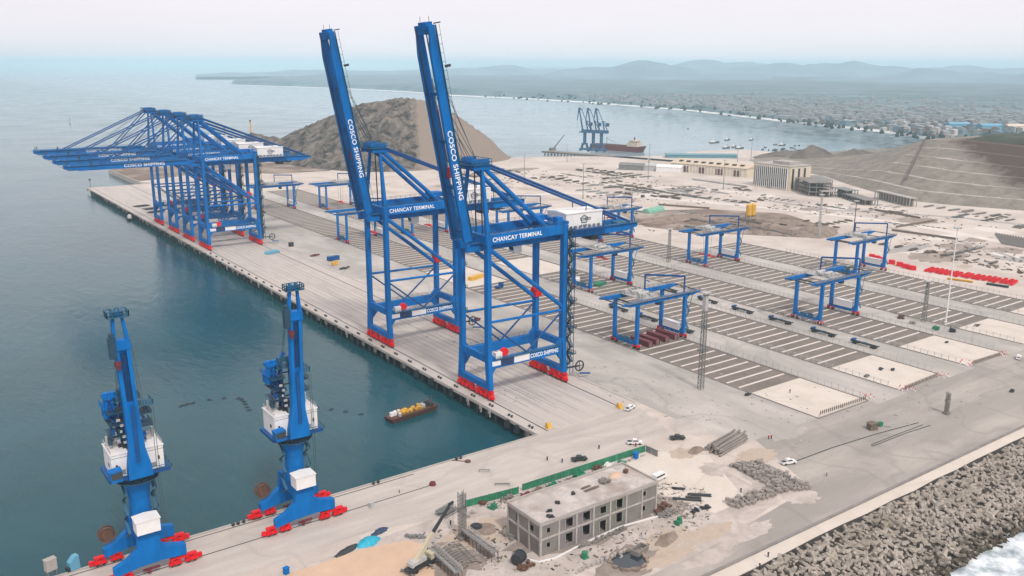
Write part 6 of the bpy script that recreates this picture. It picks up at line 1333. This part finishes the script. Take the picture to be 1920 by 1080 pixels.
# ------------------------------------------------------------------ stores and debris lying on the far yard
proto = []
for i in range(10):
    kd = ('planks', 'rods', 'x')[i % 3]; me = pile_mesh(kd, 200 + i, (9, 14, 6)[i % 3], (2.2, 2.6, 4)[i % 3], 1.6, 26).mesh('material_stack'); me.materials.append(M[('wood', 'grey', 'rust', 'wood', 'conc', 'wood', 'rust', 'lgrey', 'concl', 'conc')[i]]); proto.append(me)
GD = 'dark stores lying across the far yard'; n_ = 0
def scatter(a, b, c, d, cnt, sc=(.6, 1.5)):
    "rows of stored material: short runs of like stacks, laid along the yard grid"
    k = 0
    while k < cnt:
        u, v = random.random(), random.random(); px = (a[0] * (1 - u) + b[0] * u) * (1 - v) + (d[0] * (1 - u) + c[0] * u) * v; py = (a[1] * (1 - u) + b[1] * u) * (1 - v) + (d[1] * (1 - u) + c[1] * u) * v
        p = at(px, py); me = random.choice(proto); run = random.choice((1, 2, 3, 5, 6)); ax = random.choice((0, 0, 1)); s = random.uniform(*sc); rz = random.choice((0, PI / 2)) + random.uniform(-.06, .06)
        for i in range(run):
            q = p + Vector((i * 9 * s if ax else random.uniform(-1, 1), 0 if ax else i * 11 * s, 0)); o = put('material_stack', me, None, (q.x, q.y, .04), rz + random.uniform(-.05, .05)); z = s * random.uniform(.8, 1.1); o.scale = (z, z, z * random.uniform(.5, 1.0))
            tag(o, 'low dark stack of building material on the pale far yard', 'material stack', GD); k += 1
scatter((960, 318), (1240, 325), (1240, 350), (960, 345), 70)
scatter((1090, 345), (1400, 350), (1420, 385), (1100, 372), 95)
scatter((1420, 365), (1680, 388), (1900, 420), (1440, 388), 34, (.4, 1.0))
scatter((1720, 465), (1920, 500), (1920, 515), (1760, 478), 26, (.5, 1.1))
scatter((1770, 395), (1920, 405), (1920, 430), (1790, 415), 26, (.5, 1.1))
scatter((1180, 392), (1560, 420), (1560, 445), (1200, 432), 46, (.5, 1.2))
scatter((1560, 400), (1760, 415), (1800, 445), (1600, 425), 12, (.3, .7))
scatter((820, 320), (960, 310), (960, 345), (840, 350), 14)
dlm = MB().tube((0, 0, 0), (0, 0, 1.6), .9, .5, n=6).beam((-1.2, 0, .4), (1.2, 0, .4), .6).beam((0, -1.2, .4), (0, 1.2, .4), .6); DLM = dlm.mesh('dolos'); DLM.materials.append(M['conc'])
for i in range(9):
    for j in range(11):
        p = at(1868 + j * 5.2 + i * 1.5, 440 + i * 2.2 + j * .9); tag(put('precast_unit', DLM, None, (p.x, p.y, .04), random.uniform(0, 3)), 'small grey precast armour unit in the storage rows far right', 'precast unit', 'precast armour units stored in rows')
for a, b, w in (((1680, 427), (1752, 415), 'short brown'), ((1672, 433), (1795, 450), 'long grey'), ((1640, 395), (1725, 410), 'farthest grey'), ((1235, 385), (1330, 392), 'dark')):
    item('low_wall', w + ' low wall on the pale far yard', 'wall', MB().beam(at(*a) + Vector((0, 0, .8)), at(*b) + Vector((0, 0, .8)), .6, 1.6), M['wood'], (0, 0, 0))
item('spoil_heap', 'brown spoil heap at the foot of the pale lattice mast', 'heap', heap_mesh(61, 26, 16, 6, 20), M['dirt'], (*at(1530, 436)[:2], 0), .3)
item('spoil_heap', 'dark spoil bank behind the yard gantry at the excavation', 'heap', heap_mesh(62, 46, 9, 4, 20), M['dirt'], (*at(1260, 412)[:2], 0), .0)
item('spoil_heap', 'long dark spoil bank right of the yellow silos', 'heap', heap_mesh(63, 8, 30, 4, 20), M['dirt'], (*at(1470, 418)[:2], 0), .35)
# ------------------------------------------------------------------ armour units of the breakwater
def acc(seed):
    r_ = random.Random(seed); m = MB(); ax = Vector((r_.uniform(-1, 1), r_.uniform(-1, 1), r_.uniform(-1, 1))); rot = Matrix.Rotation(r_.uniform(0, 6), 3, ax)
    for d in ((1, 1, 1), (1, -1, -1), (-1, 1, -1), (-1, -1, 1)):
        v = rot @ Vector(d).normalized(); m.tube((0, 0, 0), v * 1.38, .60, .36, n=5)
    m.tube((rot @ Vector((0, 0, -.5))), (rot @ Vector((0, 0, .5))), .6, n=5)
    return m
AC = []
for i in range(10): me = acc(i).mesh('armour_unit'); me.materials.append(M['rock']); AC.append(me)
SMB = MB(); cnt = 0; cand = []
x = -62.0
while x < 150:
    y = -102.6
    while y > -126.5:
        xx, yy = x + random.uniform(-.6, .6), y + random.uniform(-.6, .6); u = (-yy - 102) / 24.5
        cand.append((xx, yy, .5 - 5.9 * u ** 1.15 + random.uniform(-.5, .8)))
        y -= 1.75
    x += 1.9
fx = Vector(CP); fwd = Vector((CR[0][2], CR[1][2], CR[2][2])); rt = Vector((CR[0][0], CR[1][0], CR[2][0])); dn = Vector((CR[0][1], CR[1][1], CR[2][1]))
def seen(p):
    q = Vector(p) - fx; zc = q.dot(fwd); return abs(q.dot(rt) / zc * F) < 985 and abs(q.dot(dn) / zc * F) < 560
cand = [c for c in cand if seen(c)]
cand.sort(key=lambda c: (Vector(c) - fx).length)
for i, c in enumerate(cand):
    if i < 300: o = put('armour_unit', random.choice(AC), None, c, random.uniform(0, 6)); o.scale = (random.choice((.8, 1.0, 1.15, 1.3, 1.4)),) * 3; tag(o, 'pale grey four legged concrete armour unit piled on the breakwater slope', 'armour unit', 'concrete armour units on the breakwater')
    else:
        me = random.choice(AC); a = random.uniform(0, 6); ca, sa = math.cos(a), math.sin(a); s = random.choice((.8, 1.0, 1.15, 1.3, 1.4))
        SMB.add([(c[0] + s * (v.co.x * ca - v.co.y * sa), c[1] + s * (v.co.x * sa + v.co.y * ca), c[2] + s * v.co.z) for v in me.vertices], [tuple(p.vertices) for p in me.polygons])
tag(SMB.build('armour_slope', M['rock']), 'mass of pale concrete armour units farther along the breakwater', 'armour units', kind='stuff')
# ------------------------------------------------------------------ far town on the plain
HM = []
for i, c in enumerate(((.3, .32, .33), (.42, .43, .44), (.2, .18, .17), (.15, .24, .3), (.5, .48, .46), (.2, .24, .25))):
    m = MB().box(-.5, .5, -.5, .5, 0, 1).prism([(-.52, 1), (.52, 1), (0, 1.18)], -.52, .52, 'x'); me = m.mesh('house'); me.materials.append(mat('house_wall_%s' % 'abcdef'[i], c, .9, .15, .5)); HM.append(me)
TS = MB(); k = 0
cands = []
for i in range(3200):
    px = random.uniform(1080, 1960); py = random.uniform(178, 262)
    lo = 208 + (px - 1300) * .117 if px > 1300 else 192 + (px - 1100) * .08
    if py > lo - 6 and px < 1800: continue
    p = at(px, py, 22)
    if math.hypot(p.x - CP[0], p.y - CP[1]) > 5200: continue
    if px > 1790 and py > 250: continue
    cands.append((p, px))
cands.sort(key=lambda c: (c[0] - fx).length)
for i, (p, px) in enumerate(cands):
    sx, sy, sz, rz = random.uniform(7, 18), random.uniform(6, 12), random.choice((3, 4, 5, 8)), random.uniform(0, .6)
    if i < 280:
        o = put('house', random.choice(HM), None, (p.x, p.y, 21.5), rz); o.scale = (sx, sy, sz); tag(o, 'small pale house in the hazy town across the bay', 'house', 'houses of the town across the bay')
    else: TS.cbox((p.x, p.y, 22 + sz / 2), (sx * 1.3, sy * 1.3, sz), rz)
tag(TS.build('town_mass', HM[0].materials[0]), 'hazy far part of the town across the bay', 'town', kind='stuff')
gt = MB(); r = random.Random(5)
for i in range(1500):
    px = r.uniform(900, 1960); py = r.uniform(176, 258); lo = 208 + (px - 1300) * .117 if px > 1300 else 180 + (px - 900) * .07
    if py > lo - 1 and px < 1800: continue
    p = at(px, py, 24); s = r.uniform(2, 4.5); n0_ = len(gt.v)
    gt.tube((p.x, p.y, 20), (p.x, p.y, 20 + s * .6), s * .8, s, n=6).tube((p.x, p.y, 20 + s * .6), (p.x + r.uniform(-1, 1), p.y, 20 + s * 1.5), s, s * .4, n=6)
tag(gt.build('far_trees', mat('hazy_foliage', (.04, .075, .075), .95, .3, .05)), 'dark scattered trees among the far town', 'trees', kind='stuff')
for px, py, lb, mk in ((1795, 240, 'light blue factory hall in the far town', 'broof'), (1855, 243, 'second smaller blue hall in the far town', 'broof'), (1905, 244, 'pale hall at the right edge of the far town', 'cream')):
    p = at(px, py, 22); item('factory_hall', lb, 'hall', MB().box(-17, 17, -9, 9, 0, 8).prism([(-9.5, 8), (9.5, 8), (0, 11)], -17.5, 17.5, 'x'), M[mk], (p.x, p.y, 21), -.6)

# ------------------------------------------------------------------ fine litter of the building plot and quay
def litter(label, polys, cnt, m, s0, s1, seed):
    r = random.Random(seed); g = MB()
    for i in range(cnt):
        a, b, c, d = r.choice(polys); u, v = r.random(), r.random()
        p = at((a[0] * (1 - u) + b[0] * u) * (1 - v) + (d[0] * (1 - u) + c[0] * u) * v, (a[1] * (1 - u) + b[1] * u) * (1 - v) + (d[1] * (1 - u) + c[1] * u) * v)
        if -47.8 < p.x < -4.8 and -64 < p.y < -48.6: continue
        k = r.uniform(s0, s1); g.cbox((p.x, p.y, .05 + k * .22), (k * r.uniform(.6, 3), k * r.uniform(.4, 1), k * .5), r.uniform(0, 3))
    tag(g.build('site_litter', m), label, 'litter', kind='stuff')
PL_ = [((790, 990), (960, 985), (1000, 1075), (800, 1078)), ((1000, 1060), (1270, 960), (1330, 985), (1060, 1085)), ((1225, 900), (1330, 915), (1330, 975), (1235, 975)), ((880, 955), (1220, 850), (1180, 865), (950, 945)), ((900, 950), (1200, 858), (1150, 880), (940, 960))]
litter('dark offcuts strewn around the unfinished building', PL_, 230, M['wood'], .2, .6, 1)
litter('pale rubble strewn around the unfinished building', PL_, 480, M['concl'], .2, .7, 2)
litter('dark stones strewn around the unfinished building', PL_, 120, M['dark'], .2, .5, 3)
litter('pale grit lying on the apron and road', [((1080, 690), (1300, 640), (1500, 790), (1200, 790)), ((1250, 760), (1700, 700), (1900, 760), (1500, 860)), ((700, 560), (800, 560), (1000, 740), (950, 760))], 260, M['concl'], .2, .6, 4)
litter('dark crumbs lying across the far yard', [((960, 320), (1240, 328), (1240, 350), (960, 348)), ((1090, 345), (1400, 350), (1420, 390), (1100, 376)), ((1420, 368), (1680, 392), (1900, 430), (1440, 395)), ((1680, 430), (1920, 470), (1920, 520), (1700, 470)), ((1200, 395), (1560, 420), (1560, 446), (1200, 434))], 700, mat('brown_crumbs', (.2, .165, .14), .9), .4, 1.5, 5)
